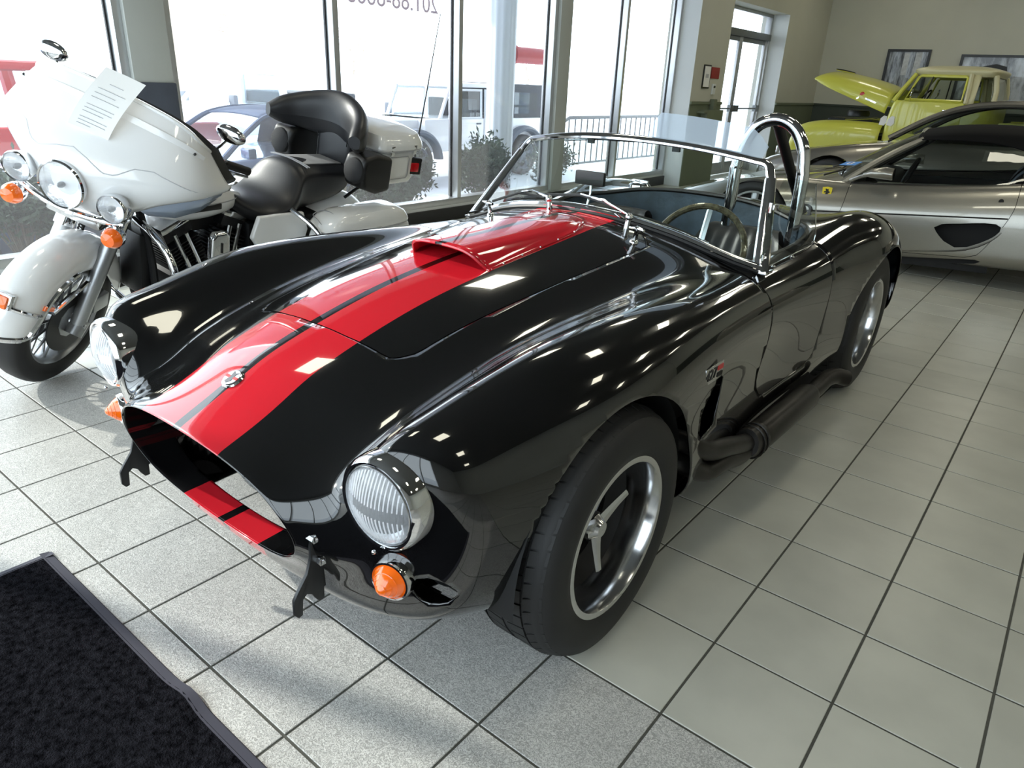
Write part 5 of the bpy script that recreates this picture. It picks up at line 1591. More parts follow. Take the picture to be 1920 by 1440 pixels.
# papers lying on the dashboard
pc = thing('dash_card', 'blue and white card lying on the silver convertible dashboard', 'card', (-.93, 4.95, .80), (math.radians(14), math.radians(-6), math.radians(-20)))
MB().box((0, 0, 0), (.15, .10, .003)).build('card', mat('card_blue', (70, 140, 215), .5), pc)
MB().box((0, 0, .003), (.05, .055, .002)).build('card_panel', M_paper, pc)
MB().box((0, 0, .0045), (.022, .035, .002)).build('card_mark', mat('card_mark_blue', (60, 80, 150), .5), pc)
ws_ = thing('window_sticker', 'white price sheet with red patch on the silver convertible dashboard', 'paper', (-.87, 5.42, .80), (0, math.radians(-3), math.radians(-8)))
MB().box((0, 0, 0), (.16, .30, .002)).build('sheet', M_paper, ws_)
MB().box((.03, .08, .002), (.06, .10, .002)).build('red_patch', M_redline, ws_)
MB().tube([(-1.12, -.62, .735), (-1.00, -.35, .775), (-.95, 0, .79)], .008, 6).build('wiper_arm', M_black, fer)
MB().tube([(-1.14, -.2, .775), (-1.02, .15, .80), (-.98, .45, .79)], .008, 6).build('wiper_arm', M_black, fer)

# ------------------------------------------------------------------ grey coupe between the convertible and the pickup
M_greycar = mat('dark_silver_paint', (128, 124, 116), 0.3, metal=0.7, coat=1.0)
cp = thing('coupe', 'dark silver coupe with arched roof parked behind the soft top convertible', 'car', (0, 8.2, 0))
sh2 = Shell([(-2.7, .50, .48, .5, .62, .45, .30), (-2.55, .62, .58, .68, .80, .48, .22), (-2.1, .74, .70, .76, .88, .52, .18), (-1.6, .82, .80, .78, .90, .55, .18), (-1.1, .88, .86, .78, .90, .55, .18), (-.4, .90, .89, .78, .90, .55, .18), (.4, .93, .92, .78, .90, .56, .18), (1.0, .97, .95, .76, .90, .58, .20), (1.5, .96, .93, .72, .87, .58, .26), (1.8, .88, .85, .66, .80, .58, .34)])
sh2.arch(-1.75, .32, .36, .5); sh2.arch(.95, .32, .36, .5)
sh2.cut(lambda a, n: np.where((n[:, 2] > .2) & (a[:, 2] > .6), sdf_poly(a[:, :2], [(-1.05, -.62), (-1.2, 0), (-1.05, .62), (1.0, .62), (1.1, 0), (1.0, -.62)], .03), 1.0))
sh2.piece('body', sh2.F, M_greycar, cp)
for xx in (-1.75, .95):
    for sg in (1, -1): road_wheel(cp, (xx, sg * .78, .32), .32, .22, sg, M_alulow)
MB().box2(np.array([-1.1, -.62, .25]), np.array([1.1, .62, .32])).build('cabin_floor', M_dark, cp)
rail = pth([(-1.22, 0, .905), (-.86, 0, 1.14), (-.55, 0, 1.265), (-.2, 0, 1.315), (.15, 0, 1.305), (.6, 0, 1.21), (1.15, 0, .98)], 5)
hw = np.interp(rail[:, 0], [-1.22, -.5, .3, 1.15], [.70, .56, .56, .66])
arch_roof = []
for k in range(8, len(rail) - 9):
    r_ = rail[k]; arch_roof.append([(r_[0], u * hw[k], r_[2] + .035 * (1 - u * u)) for u in np.linspace(-1, 1, 13)])
MB().grid(np.array(arch_roof)).build('roof', M_greycar, cp, solid=.02, sharp=0)
for sg in (1, -1):
    MB().tube(np.c_[rail[:, 0], sg * hw, rail[:, 2]], .032, 8).build('roof_rail', M_greycar, cp)
    MB().tube(np.c_[rail[:, 0], sg * (hw + .004), rail[:, 2] - .035], .012, 6).build('window_seal', M_black, cp)
    MB().tube([(.18, sg * .57, 1.29), (.22, sg * .66, 1.1), (.26, sg * .74, .91)], .045, 8, sx=1.3, sy=.5).build('door_pillar', M_black, cp)
    P = [[(r_[0], sg * (h_ + .005), r_[2] - .02), (r_[0] * .98, sg * (.76 * .6 + h_ * .4), .91 * .6 + r_[2] * .4), (max(r_[0], -1.1) if r_[0] < 0 else min(r_[0], 1.1), sg * .765, min(.905, r_[2] - .02))] for r_, h_ in zip(rail, hw)]
    MB().grid(np.array(P)).build('side_window', M_darkglass, cp)
kf = 9
MB().grid(np.array([[(rail[k][0], u * hw[k], rail[k][2] + .03 * (1 - u * u)) for u in np.linspace(-1, 1, 9)] for k in range(0, kf)])).build('windscreen_glass', M_darkglass, cp)
MB().grid(np.array([[(rail[k][0], u * hw[k], rail[k][2] + .03 * (1 - u * u)) for u in np.linspace(-1, 1, 9)] for k in range(len(rail) - 10, len(rail))])).build('rear_glass', M_darkglass, cp)
for y in (-.36, .36):
    stt = link('seat', None, cp)
    MB().box((.02, y, .72), (.14, .46, .56), M=np.array(Matrix.Rotation(math.radians(14), 3, 'Y'))).build('seat_back', M_seat, stt, bevel=.05, seg=3)
    MB().box((.10, y, 1.07), (.09, .24, .15)).build('headrest', M_seat, stt, bevel=.03, seg=3)
    MB().box((-.25, y, .46), (.5, .46, .14)).build('seat_cushion', M_seat, stt, bevel=.04)
MB().box((-.95, 0, .80), (.30, 1.2, .16)).build('dashboard', M_dark, cp, bevel=.04)

# ------------------------------------------------------------------ yellow pickup with its hood open
M_yel = mat('lemon_yellow_paint', (206, 205, 84), 0.35, coat=.6, noise=(2, .03))
M_cream = mat('cream_roof_paint', (206, 200, 160), 0.4, coat=.5)
M_ygl = glass_mat('truck_glass', tint=(0.72, 0.76, 0.72), refl=1.5)
tr = thing('pickup_truck', 'lemon yellow vintage pickup with cream roof and raised hood at the back wall', 'truck', (0, 11.27, 0))
# cab: rings of plan outlines rising
def cab_ring(z, x0, x1, w, r=.12):
    return [(x0, 0, z), (x0 + .01, w * .6, z), (x0 + .06, w * .92, z), (x0 + .16, w, z), (x0 * .5 + x1 * .5, w * 1.01, z), (x1 - .2, w, z), (x1 - .06, w * .92, z), (x1, w * .6, z), (x1 + .01, 0, z)]
CB = [cab_ring(.45, -1.98, -.62, .84), cab_ring(.70, -2.0, -.60, .87), cab_ring(1.0, -2.0, -.60, .87), cab_ring(1.26, -1.96, -.60, .85), cab_ring(1.30, -1.94, -.60, .84)]
cabP = bsurf(CB, 4, 5, amt=.6, v_mode=('sym', 'sym'), flip=(1, -1, 1))
cabF = np.concatenate([cabP, (cabP * np.array([1, -1, 1]))[:, -2:0:-1]], axis=1)
MB().grid(cabF, cv=True).build('cab_lower', M_yel, tr)
rr_ = [cab_ring(1.64, -1.74, -.70, .70), cab_ring(1.70, -1.78, -.66, .73), cab_ring(1.735, -1.76, -.68, .70), cab_ring(1.775, -1.60, -.84, .55), cab_ring(1.79, -1.35, -1.05, .25), cab_ring(1.792, -1.22, -1.18, .02)]
rfP = bsurf(rr_, 4, 5, amt=.6, v_mode=('sym', 'sym'), flip=(1, -1, 1))
MB().grid(np.concatenate([rfP, (rfP * np.array([1, -1, 1]))[:, -2:0:-1]], axis=1), cv=True).build('roof', M_cream, tr)
for sg in (1, -1):
    MB().tube([(-1.90, sg * .80, 1.28), (-1.82, sg * .76, 1.45), (-1.70, sg * .71, 1.66)], [.035, .03, .03], 8).build('front_pillar', M_yel, tr)
    MB().tube([(-.97, sg * .83, 1.28), (-.98, sg * .78, 1.46), (-1.0, sg * .71, 1.66)], [.07, .07, .07], 8, sx=.9, sy=.5).build('door_post', M_cream, tr)
    MB().grid(np.array([[(x, sg * (.84 - .14 * q), 1.28 + .39 * q) for x in np.linspace(-1.0 + .02 * q, -.88 + .0 * q, 4)] for q in np.linspace(0, 1, 5)])).build('rear_quarter', M_cream, tr, solid=.03)
    MB().tube([(-.66, sg * .68, 1.28), (-.67, sg * .64, 1.46), (-.72, sg * .60, 1.66)], [.035] * 3, 8).build('rear_corner', M_cream, tr)
    MB().grid(np.array([[(-.90, sg * .82, 1.32), (-.80, sg * .80, 1.32), (-.68, sg * .69, 1.32)], [(-.92, sg * .72, 1.62), (-.83, sg * .69, 1.62), (-.73, sg * .61, 1.62)]])).build('corner_glass', M_ygl, tr, smooth=False)
    d_ = link('door', None, tr)
    MB().box2(np.array([-1.80, sg * .855, .55]), np.array([-.98, sg * .885, 1.29])).build('door_skin', M_yel, d_, bevel=.012)
    fr = [(-1.745, sg * .848, 1.315), (-1.03, sg * .848, 1.315), (-1.035, sg * .728, 1.615), (-1.06, sg * .72, 1.635), (-1.62, sg * .72, 1.635), (-1.65, sg * .728, 1.615)]
    MB().tube(fr, .022, 6, closed=True).build('window_frame', M_yel, d_)
    MB().tube([np.array(p_) * np.array([1, .99, 1]) for p_ in fr], .012, 6, closed=True).build('window_seal', M_black, d_)
    MB().tube([(-1.50, sg * .842, 1.315), (-1.47, sg * .728, 1.63)], .010, 6).build('quarter_bar', M_black, d_)
    MB().grid(np.array([[(-1.74, sg * .845, 1.315), (-1.03, sg * .845, 1.315)], [(-1.64, sg * .725, 1.63), (-1.04, sg * .725, 1.63)]])).build('door_glass', M_ygl, d_, smooth=False)
    MB().box((-1.15, sg * .895, 1.19), (.15, .02, .025)).build('door_handle', M_chrome, d_, bevel=.006)
    m_ = link('door_mirror', None, tr)
    MB().tube([(-1.68, sg * .88, 1.30), (-1.66, sg * .97, 1.36), (-1.64, sg * .98, 1.42)], .010, 6).build('mirror_arm', M_chrome, m_)
    MB().lathe([(.001, .02), (.05, .012), (.055, 0), (.001, -.006)], (-1.64, sg * .98, 1.43), (-1, 0, .1), 18).build('mirror_head', M_chrome, m_)
# windscreen, rear glass
uu = np.linspace(-1, 1, 9)
MB().grid(np.array([[(-1.97 + .10 * u * u, .76 * u, 1.29) for u in uu], [(-1.76 + .06 * u * u, .68 * u, 1.66) for u in uu]])).build('windscreen_glass', M_ygl, tr)
MB().tube([(-1.97 + .10 * u * u, .78 * u, 1.285) for u in uu], .015, 6).build('windscreen_trim', M_chrome, tr)
MB().grid(np.array([[(-.62, -.6, 1.30), (-.62, .6, 1.30)], [(-.70, -.55, 1.64), (-.70, .55, 1.64)]])).build('rear_glass', M_ygl, tr, smooth=False)
MB().box((-.85, 0, .98), (.22, 1.4, .55)).build('bench_seat', M_dark, tr, bevel=.06)
t = np.linspace(0, 2 * math.pi, 29)[:-1]
MB().tube(np.c_[-1.62 + .0 * t + .10 * np.sin(t), -.38 + .20 * np.cos(t), 1.27 + .18 * np.sin(t)], .012, 6, closed=True).build('steering_wheel', M_black, tr)
# front wings, engine bay, grille
for sg in (1, -1):
    W_ = []
    for x, zt, w0, w1 in ((-3.28, .74, .60, .88), (-3.20, .86, .55, .92), (-2.95, .94, .52, .93), (-2.6, .965, .50, .92), (-2.25, .965, .50, .90), (-1.98, .95, .50, .875)):
        W_.append([(x, sg * w0, zt - .03), (x, sg * (w0 + .10), zt), (x, sg * (w1 - .14), zt - .005), (x, sg * w1, zt - .10), (x, sg * (w1 + .005), zt - .30), (x, sg * (w1 - .02), .40)])
    MB().grid(bsurf(W_, 5, 5, amt=.6)).build('front_wing', M_yel, tr, solid=.01, sharp=0)
    hl = link('headlamp', None, tr)
    MB().lathe([(.001, .03), (.06, .025), (.085, .01), (.09, 0)], (-3.28, sg * .72, .74), (-1, 0, 0), 24).build('lens', M_lampcover, hl)
    MB().lathe([(.085, .012), (.10, .008), (.105, -.02), (.10, -.06)], (-3.28, sg * .72, .74), (-1, 0, 0), 24).build('bezel', M_chrome, hl)
    for xx in (-2.72, .15):
        road_wheel(tr, (xx, sg * .78, .35), .35, .20, sg, M_chrome, 6)
MB().box2(np.array([-3.22, -.52, .45]), np.array([-2.0, .52, .78])).build('engine_bay', M_dark, tr)
MB().box2(np.array([-2.95, -.25, .75]), np.array([-2.25, .25, 1.0])).build('engine_block', M_bikeblack, tr, bevel=.05)
MB().lathe([(.001, .06), (.15, .055), (.17, .02), (.17, -.03), (.001, -.04)], (-2.55, 0, 1.06), (0, 0, 1), 24).build('air_filter', M_black, tr)
MB().tube([(-2.6, -.5, .98), (-2.2, -.5, 1.02), (-2.0, -.5, 1.0)], .018, 8).build('hood_hinge', M_chrome, tr)
MB().box2(np.array([-3.32, -.60, .52]), np.array([-3.22, .60, .86])).build('grille', M_chrome, tr, bevel=.03)
MB().box2(np.array([-3.48, -.88, .38]), np.array([-3.38, .88, .54])).build('bumper', M_chrome, tr, bevel=.03)
# raised hood
HD = []
for x, hw_, zt, zs in ((0, .66, .16, -.17), (-.25, .65, .185, -.14), (-.6, .62, .19, -.10), (-.95, .58, .165, -.06), (-1.15, .53, .12, -.02), (-1.24, .48, .05, .0)):
    HD.append([(x, 0, zt + .02), (x, hw_ * .45, zt), (x, hw_ * .82, zt * .75), (x, hw_ * .98, zt * .3), (x, hw_ * 1.02, zs * .5), (x, hw_, zs)])
HP = bsurf(HD, 5, 5, amt=.6, v_mode=('sym', 'lin'), flip=(1, -1, 1))
HPf = np.concatenate([(HP * np.array([1, -1, 1]))[:, :0:-1], HP], axis=1)
hd = link('hood', None, tr, loc=(-1.98, 0, 1.27), rot=(0, math.radians(13), 0))
MB().grid(HPf).build('hood_panel', M_yel, hd, solid=.012, sharp=0)
MB().tube([(-.82, 0, .21), (-1.0, 0, .20), (-1.12, 0, .19)], [.012, .018, .012], 8).build('hood_ornament', M_chrome, hd)
for sg in (1, -1):
    MB().lathe([(.001, .012), (.035, .010), (.045, 0)], (-.42, sg * .64, -.02), (0, sg, 0), 20).build('red_roundel', M_redline, hd)
    MB().box((-.22, sg * .665, -.065), (.26, .012, .022), M=np.array(Matrix.Rotation(math.radians(6), 3, 'Y'))).build('chrome_spear', M_chrome, hd)
    MB().box((-.45, sg * .645, -.06), (.08, .012, .02), M=np.array(Matrix.Rotation(math.radians(-50), 3, 'Y'))).build('chrome_wing', M_chrome, hd)
# primer patches and bed
for x in (-1.965, -1.86):
    MB().prism([(-.05, -.07), (-.04, .02), (0, .06), (.04, .05), (.05, -.04), (.02, -.08)], .003, (x, -.878, 1.02), (1, 0, 0), (0, 0, 1)).build('primer_patch', M_paper, tr)
bed = link('cargo_bed', None, tr)
for sg in (1, -1):
    MB().box2(np.array([-.52, sg * .70, .55]), np.array([1.15, sg * .74, 1.02])).build('bed_side', M_yel, bed, bevel=.01)
    MB().box2(np.array([-.52, sg * .68, 1.02]), np.array([1.15, sg * .78, 1.07])).build('bed_rail', M_yel, bed, bevel=.012)
    for x in (-.45, -.2, .3, .8):
        MB().box2(np.array([x, sg * .74, .55]), np.array([x + .05, sg * .76, 1.02])).build('stake_rib', M_yel, bed)
    MB().sphere((.15, sg * .80, .60), (.50, .16, .32), 20, 12).build('rear_wing', M_yel, bed)
MB().box2(np.array([-.54, -.72, .55]), np.array([-.50, .72, 1.05])).build('bed_front', M_yel, bed)
MB().box2(np.array([-.52, -.72, .52]), np.array([1.15, .72, .56])).build('bed_floor', M_dark, bed)
MB().box2(np.array([-3.2, -.45, .36]), np.array([1.2, .45, .46])).build('chassis', M_dark, tr)
MB().box2(np.array([-1.98, -.84, .48]), np.array([-.62, .84, .52])).build('cab_floor', M_dark, tr)

# ------------------------------------------------------------------ entrance mat
M_carpet = mat('charcoal_carpet', (27, 27, 31), 1.0, spec=.0, noise=(70, .75), bump=(260, 1.0, .012))
M_matedge = mat('grey_rubber_edge', (62, 62, 74), 0.8)
mt = thing('entrance_mat', 'dark charcoal carpet mat with rubber edge on the tiled floor', 'mat', (-1.35, -1.27, 0))
def mat_z(x, y): return .010 + .008 * math.exp(-((x - .80 + .75 * y) / .05) ** 2) * math.exp(-((y + .0) / .55) ** 2)
def mat_x(x): return .006 * math.exp(-((x - .80) / .05) ** 2)
P = [[(x, -.024 + y * 1.0 + mat_x(x) * (1 if y == 0 else 0), mat_z(x, y)) for x in np.linspace(.024, 2.1, 90)] for y in np.r_[np.linspace(0, -.6, 24), np.linspace(-.65, -2.3, 20)]]
MB().grid(np.array(P)).build('pile', M_carpet, mt)
for a, b in (((0, 0), (2.12, 0)), ((0, 0), (0, -2.34))):
    n_ = 90
    pts = np.array([(a[0] + (b[0] - a[0]) * q, a[1] + (b[1] - a[1]) * q) for q in np.linspace(0, 1, n_)])
    if a[1] == b[1]:
        E_ = [[(x, mat_x(x), .001), (x, mat_x(x) - .004, mat_z(x, 0) - .004), (x, mat_x(x) - .030, mat_z(x, 0) + .001)] for x, y in pts]
    else:
        E_ = [[(0, y, .001), (.004, y, .006), (.030, y, .0105)] for x, y in pts]
    MB().grid(np.array(E_)).build('rubber_edge', M_matedge, mt)

# ------------------------------------------------------------------ things on the walls
M_frame = mat('black_frame', (16, 16, 17), .35)
def art_mat(name, sc, seed, dark=.12, light=.75, xs=1.0):
    m = bpy.data.materials.new(name); m.use_nodes = True
    nt = m.node_tree; N_ = nt.nodes; L = nt.links; b = N_['Principled BSDF']
    tc = N_.new('ShaderNodeTexCoord'); mp = N_.new('ShaderNodeMapping'); mp.inputs['Scale'].default_value = (sc * xs, sc, sc * .35); mp.inputs['Location'].default_value = (seed, seed * .7, 0)
    L.new(tc.outputs['Object'], mp.inputs['Vector'])
    n = N_.new('ShaderNodeTexNoise'); n.inputs['Scale'].default_value = 1.0; n.inputs['Detail'].default_value = 9; n.inputs['Roughness'].default_value = .65
    L.new(mp.outputs[0], n.inputs['Vector'])
    r = N_.new('ShaderNodeValToRGB'); r.color_ramp.elements[0].position = .40; r.color_ramp.elements[1].position = .62
    r.color_ramp.elements[0].color = (dark * .06, dark * .07, dark * .1, 1); r.color_ramp.elements[1].color = (light * .62, light * .68, light * .78, 1)
    L.new(n.outputs['Fac'], r.inputs['Fac']); L.new(r.outputs[0], b.inputs['Base Color'])
    b.inputs['Roughness'].default_value = .35; b.inputs['Coat Weight'].default_value = .6
    return m
def picture(x0, x1, z0, z1, label, am):
    p = thing('framed_picture', label, 'picture', ((x0 + x1) / 2, BY - .005, (z0 + z1) / 2), group='black framed photographs on the back wall')
    w_, h_ = x1 - x0, z1 - z0
    mb = MB()
    for s in (1, -1):
        mb.box((s * (w_ / 2 - .02), -.018, 0), (.04, .034, h_)).box((0, -.018, s * (h_ / 2 - .02)), (w_ - .08, .034, .04))
    mb.build('frame', M_frame, p)
    MB().box((0, -.006, 0), (w_ - .07, .01, h_ - .07)).build('print', am, p)
    return p
p1 = picture(-2.85, -2.14, 1.42, 2.13, 'framed black and white photograph behind the raised yellow hood', art_mat('photo_print_a', 7.0, 3.1, xs=2.2))
for x, w_ in ((-.02, .09), (.17, .10)):
    MB().box((x, -.013, .12), (w_, .004, .38)).build('pale_figure', mat('pale_print', (196, 200, 206), .5, noise=(18, .2)), p1)
p2 = picture(-1.66, -.52, 1.30, 2.06, 'large framed black and white racing photograph behind the cream truck roof', art_mat('photo_print_b', 5.0, 7.7))
MB().prism([(-.30, -.16), (-.32, .02), (-.22, .17), (0, .22), (.16, .18), (.20, .05), (.05, -.12)], .003, (-.02, -.0165, .02), (1, 0, 0), (0, 0, 1)).build('dark_shape', mat('dark_print', (34, 36, 40), .5), p2)
MB().lathe([(.001, .0), (.075, .0)], (.10, -.0165 - .004, .02), (0, -1, 0), 24).build('roundel', mat('roundel_print', (190, 192, 190), .5), p2)
text_mesh('roundel_number', '18', .09, M_black, p2, .001, (.10, -.022, .02), (math.radians(90), 0, 0))

nt_ = thing('notice_frame', 'narrow black framed white notice on the wall left of the door', 'sign', (DX, 8.515, 1.49))
MB().box((.008, 0, 0), (.016, .23, .31)).build('frame', M_frame, nt_, bevel=.004)
MB().box((.0165, 0, 0), (.003, .19, .27)).build('sheet', M_paper, nt_)
MB().box((.019, 0, .01), (.002, .09, .05)).build('print_block', M_ink, nt_)
rs = thing('red_sign', 'small red sign beside the framed notice', 'sign', (DX, 8.80, 1.545))
MB().box((.006, 0, 0), (.012, .27, .15)).build('plate', mat('sign_red', (150, 40, 44), .5, noise=(8, .05)), rs, bevel=.003)
ts = thing('thermostat', 'small white thermostat under the red sign', 'thermostat', (DX, 8.80, 1.33))
MB().box((.012, 0, 0), (.024, .10, .14)).build('case', M_white_wall, ts, bevel=.006)
MB().box((.0255, 0, .03), (.003, .06, .03)).build('display', M_black, ts)
bx_ = thing('wall_cabinet', 'green painted utility box fixed to the wainscot by the door', 'box', (DX + .012, 8.72, 1.0))
MB().box((.05, .05, -.03), (.10, .56, .16)).build('case', M_wainscot, bx_, bevel=.012)
MB().box((.035, .07, .12), (.07, .11, .15)).build('upper_case', M_wainscot, bx_, bevel=.01)
MB().box((.055, -.30, .02), (.11, .14, .03)).build('side_tab', M_wainscot, bx_, bevel=.006)

# phone number and web address lettered on the outside of the glass, seen from behind
M_letter = glass_mat('window_lettering', tint=(0.16, 0.13, 0.14), refl=1.3, haze=.45, hazecol=(1, .9, .92), translucent=True)
def letters(txt, y, z, size, label):
    return text_mesh('window_lettering', txt, size, M_letter, None, .002, (WX - .07, y, z), (math.radians(90), 0, math.radians(-90)), label=label, cat='lettering', group='lettering on the shop window')
letters('201.88-8668', 2.93, 1.92, .21, 'white phone number lettered on the window behind the motorcycle seat')
letters('.COM', 1.55, 2.40, .36, 'large white web address ending lettered high on the window glass')

# ------------------------------------------------------------------ outside the windows
GZ = -0.5
M_snow = mat('snow', (236, 240, 246), .8, noise=(3, .04), bump=(6, .3, .05))
M_lot = mat('snowy_asphalt', (200, 205, 212), .85, noise=(.6, .18), bump=(8, .2, .02))
M_soil = mat('planting_bed', (58, 58, 50), .95, noise=(5, .4), bump=(30, .5, .03))
MB().box2(np.array([-140, -90, GZ - .2]), np.array([WX - .17, 110, GZ])).build('ground_outside', M_lot, smooth=False, kind='structure')
MB().box2(np.array([WX - .17, -90, GZ - .2]), np.array([60, FY - .17, GZ + .3])).build('ground_entrance', M_lot, smooth=False, kind='structure')
bedp = []
for x in np.linspace(-6.4, WX - .17, 14):
    bedp.append([(x, y, -.14 + .05 * math.sin(y * 2.3 + x * 3) * math.sin(x * 2.1) - .36 * max(0, (-5.9 - x) / .5) ** 2) for y in np.linspace(-4, 8.0, 60)])
MB().grid(np.array(bedp)).build('planting_bed', M_soil, kind='structure')

M_leaf = mat('evergreen_needles', (62, 78, 60), .7, noise=(9, .35))
M_twig = mat('bare_twigs', (104, 92, 82), .8)
def shrub(x, y, z, h, r, label, dens=3200, twigs=34, seed=1, leaf=M_leaf):
    rg = np.random.default_rng(seed)
    s = thing('shrub', label, 'shrub', (x, y, z), group='evergreen shrubs under the window')
    mb = MB()
    tips = []
    for k in range(twigs):
        a = rg.uniform(0, 2 * math.pi); e = rg.uniform(.25, 1.0)
        end = np.array([math.cos(a) * r * e, math.sin(a) * r * e, h * rg.uniform(.55, 1.0) * (1.1 - .4 * e)])
        mid_ = end * .5 + np.array([0, 0, h * .12]) + rg.normal(0, .03, 3)
        mb.tube(spline([np.array([0, 0, -.05]) + rg.normal(0, .03, 3) * [1, 1, 0], mid_, end], 3), [.008, .007, .006, .005, .004, .003, .002], 4, caps=False)
        tips.append((mid_, end))
    mb.build('stems', M_twig, s, kind='stuff')
    V_ = []; F_ = []
    for k in range(dens):
        m0, e0 = tips[rg.integers(len(tips))]
        q = rg.uniform(.1, 1.05); c = m0 * (1 - q) + e0 * q + rg.normal(0, .05, 3)
        d = rg.normal(0, 1, 3) + (e0 - m0) * 2; d /= np.linalg.norm(d)
        w = np.cross(d, rg.normal(0, 1, 3)); w /= max(np.linalg.norm(w), 1e-6)
        l = rg.uniform(.04, .09); b = len(V_)
        V_ += [c, c + d * l * .5 + w * .013, c + d * l, c + d * l * .5 - w * .013]
        F_.append((b, b + 1, b + 2, b + 3))
    MB().add(V_, F_).build('needles', leaf, s, smooth=False, kind='stuff')
    return s
SHR = [(-5.15, 3.45, .62, .33, 'low evergreen shrub under the window behind the motorcycle tour pack'), (-5.62, 4.2, .78, .33, 'dense evergreen shrub left of the white column'),
       (-5.15, 4.95, .86, .33, 'tall evergreen shrub just left of the interior pillar'), (-5.62, 5.7, .75, .33, 'evergreen shrub behind the right side of the windscreen frame'),
       (-5.15, 6.45, .80, .33, 'twiggy shrub seen through the windscreen top'), (-5.62, 7.2, .85, .33, 'bare twiggy shrub near the end of the windows'), (-5.15, .95, .70, .33, 'evergreen shrub behind the motorcycle headlamps'),
       (-5.62, .15, .72, .33, 'evergreen shrub left of the motorcycle front fork'), (-5.15, -.7, .7, .33, 'evergreen shrub at the left edge under the window'), (-5.62, 1.75, .55, .33, 'low evergreen shrub under the blue convertible'), (-5.15, 2.6, .55, .33, 'low evergreen shrub behind the rider seat')]
for k, (x, y, h, r, lb) in enumerate(SHR):
    shrub(x, y, -.15, h, r, lb, seed=10 + k, dens=3600 if k not in (4, 5) else 900, twigs=34 if k not in (4, 5) else 44)
def mound(x, y, rx, ry, h, label, seed):
    rg = np.random.default_rng(seed)
    P = []
    for q in np.linspace(0, 1, 9):
        row = []
        for a in np.linspace(0, 2 * math.pi, 25)[:-1]:
            k = 1 + .14 * math.sin(3 * a + seed) + .08 * math.sin(5 * a + 2 * seed)
            row.append((rx * q * k * math.cos(a), ry * q * k * math.sin(a), h * (1 - q ** 2) * (1 + .1 * math.sin(4 * a + q * 5))))
        P.append(row)
    o = MB().grid(np.array(P), cv=True).build('snow_mound', M_snow, None, loc=(x, y, -.16), label=label, cat='snow', group='patches of snow under the shrubs')
mound(-4.68, 3.15, .16, .42, .10, 'snow patch under the window behind the tour pack', 1)
mound(-4.68, 4.25, .16, .34, .22, 'heap of snow beside the window mullion', 2)
mound(-4.70, 5.0, .16, .22, .26, 'small snow heap just left of the pillar', 3)
mound(-4.68, 6.1, .16, .38, .14, 'snow patch under the shrubs behind the windscreen', 4)
mound(-4.70, .75, .16, .45, .12, 'snow patch behind the motorcycle front wheel', 5)
mound(-4.70, -.75, .16, .5, .12, 'snow patch at the left edge under the window', 6)

# unseen canopy roof added to block sun, with white column and red pipe
M_col = mat('white_column_paint', (214, 222, 230), .5)
M_redpipe = mat('red_pipe_paint', (225, 52, 58), .4, coat=.3)
can = thing('sun_block_canopy', 'unseen white canopy roof added to block sun at the windows', 'canopy', (0, 0, 0))
MB().box2(np.array([-9.2, 0.3, 3.75]), np.array([WX - .18, 14.5, 4.05])).build('sun_block_roof', M_col, can, smooth=False)
MB().box2(np.array([-9.2, 0.3, 3.60]), np.array([-9.0, 14.5, 4.15])).build('fascia', M_redpipe, can, smooth=False)
for k, (x, y) in enumerate(((-6.6, 7.08), (-8.8, 3.0), (-6.6, 13.5))):
    c = thing('canopy_column', ('white fluted canopy column with a red pipe beside it', 'white canopy column far out by the canopy edge', 'white canopy column beyond the door')[k], 'column', (x, y, GZ))
    pr_ = []
    for a in np.linspace(0, 2 * math.pi, 49)[:-1]:
        rr = .21 - .012 * (0.5 + .5 * math.cos(a * 12))
        pr_.append((rr * math.cos(a), rr * math.sin(a)))
    MB().prism(pr_, 4.25, (0, 0, 0)).build('shaft', M_col, c, sharp=80)
    MB().lathe([(.30, 0), (.30, .10), (.26, .12), (.25, .2)], n=32).build('base', M_col, c)
rp = thing('red_pipe', 'red horizontal pipe fixed to the white column outside', 'pipe', (-6.6, 7.28, 1.68))
MB().cyl((0, 0, 0), (0, 1.4, 0), .115, n=28).build('pipe', M_redpipe, rp)
MB().lathe([(.115, 0), (.15, 0), (.15, .05), (.115, .05)], (0, 0, 0), (0, 1, 0), 28, closed=True).build('flange', M_redpipe, rp)
# railing
rl = thing('railing', 'grey metal railing outside beyond the twiggy shrubs', 'railing', (-6.9, 8.6, GZ))
M_rail = mat('grey_rail_paint', (120, 124, 130), .5)
MB().tube([(0, 0, .95), (0, .8, 1.25), (0, 1.6, 1.25), (0, 5.0, 1.25)], .03, 8).build('handrail', M_rail, rl)
MB().tube([(0, 0, .15), (0, .8, .45), (0, 5.0, .45)], .02, 8).build('bottom_rail', M_rail, rl)
for k in range(26):
    y = k * .2; zz = min(1.25, .95 + y * .375)
    MB().cyl((0, y, zz - .8), (0, y, zz), .014, n=8).build('baluster', M_rail, rl)

# parked vehicles
M_jeepw = mat('white_car_paint', (236, 238, 242), .3, coat=1)
M_hard = mat('dark_grey_hardtop', (36, 40, 48), .6, noise=(20, .1))
M_flare = mat('grey_plastic', (92, 100, 112), .6)
M_bluecar = mat('slate_blue_paint', (92, 110, 146), .3, metal=.2, coat=1)
M_bluetop = mat('blue_grey_canvas', (74, 90, 120), .85)
M_outglass = glass_mat('vehicle_glass', tint=(0.78, 0.85, 0.90), refl=1.5)
jp = thing('off_road_wagon', 'white boxy four door off-road wagon with dark hard top outside the window', 'car', (-9.6, 7.15, GZ), (0, 0, math.radians(90)))
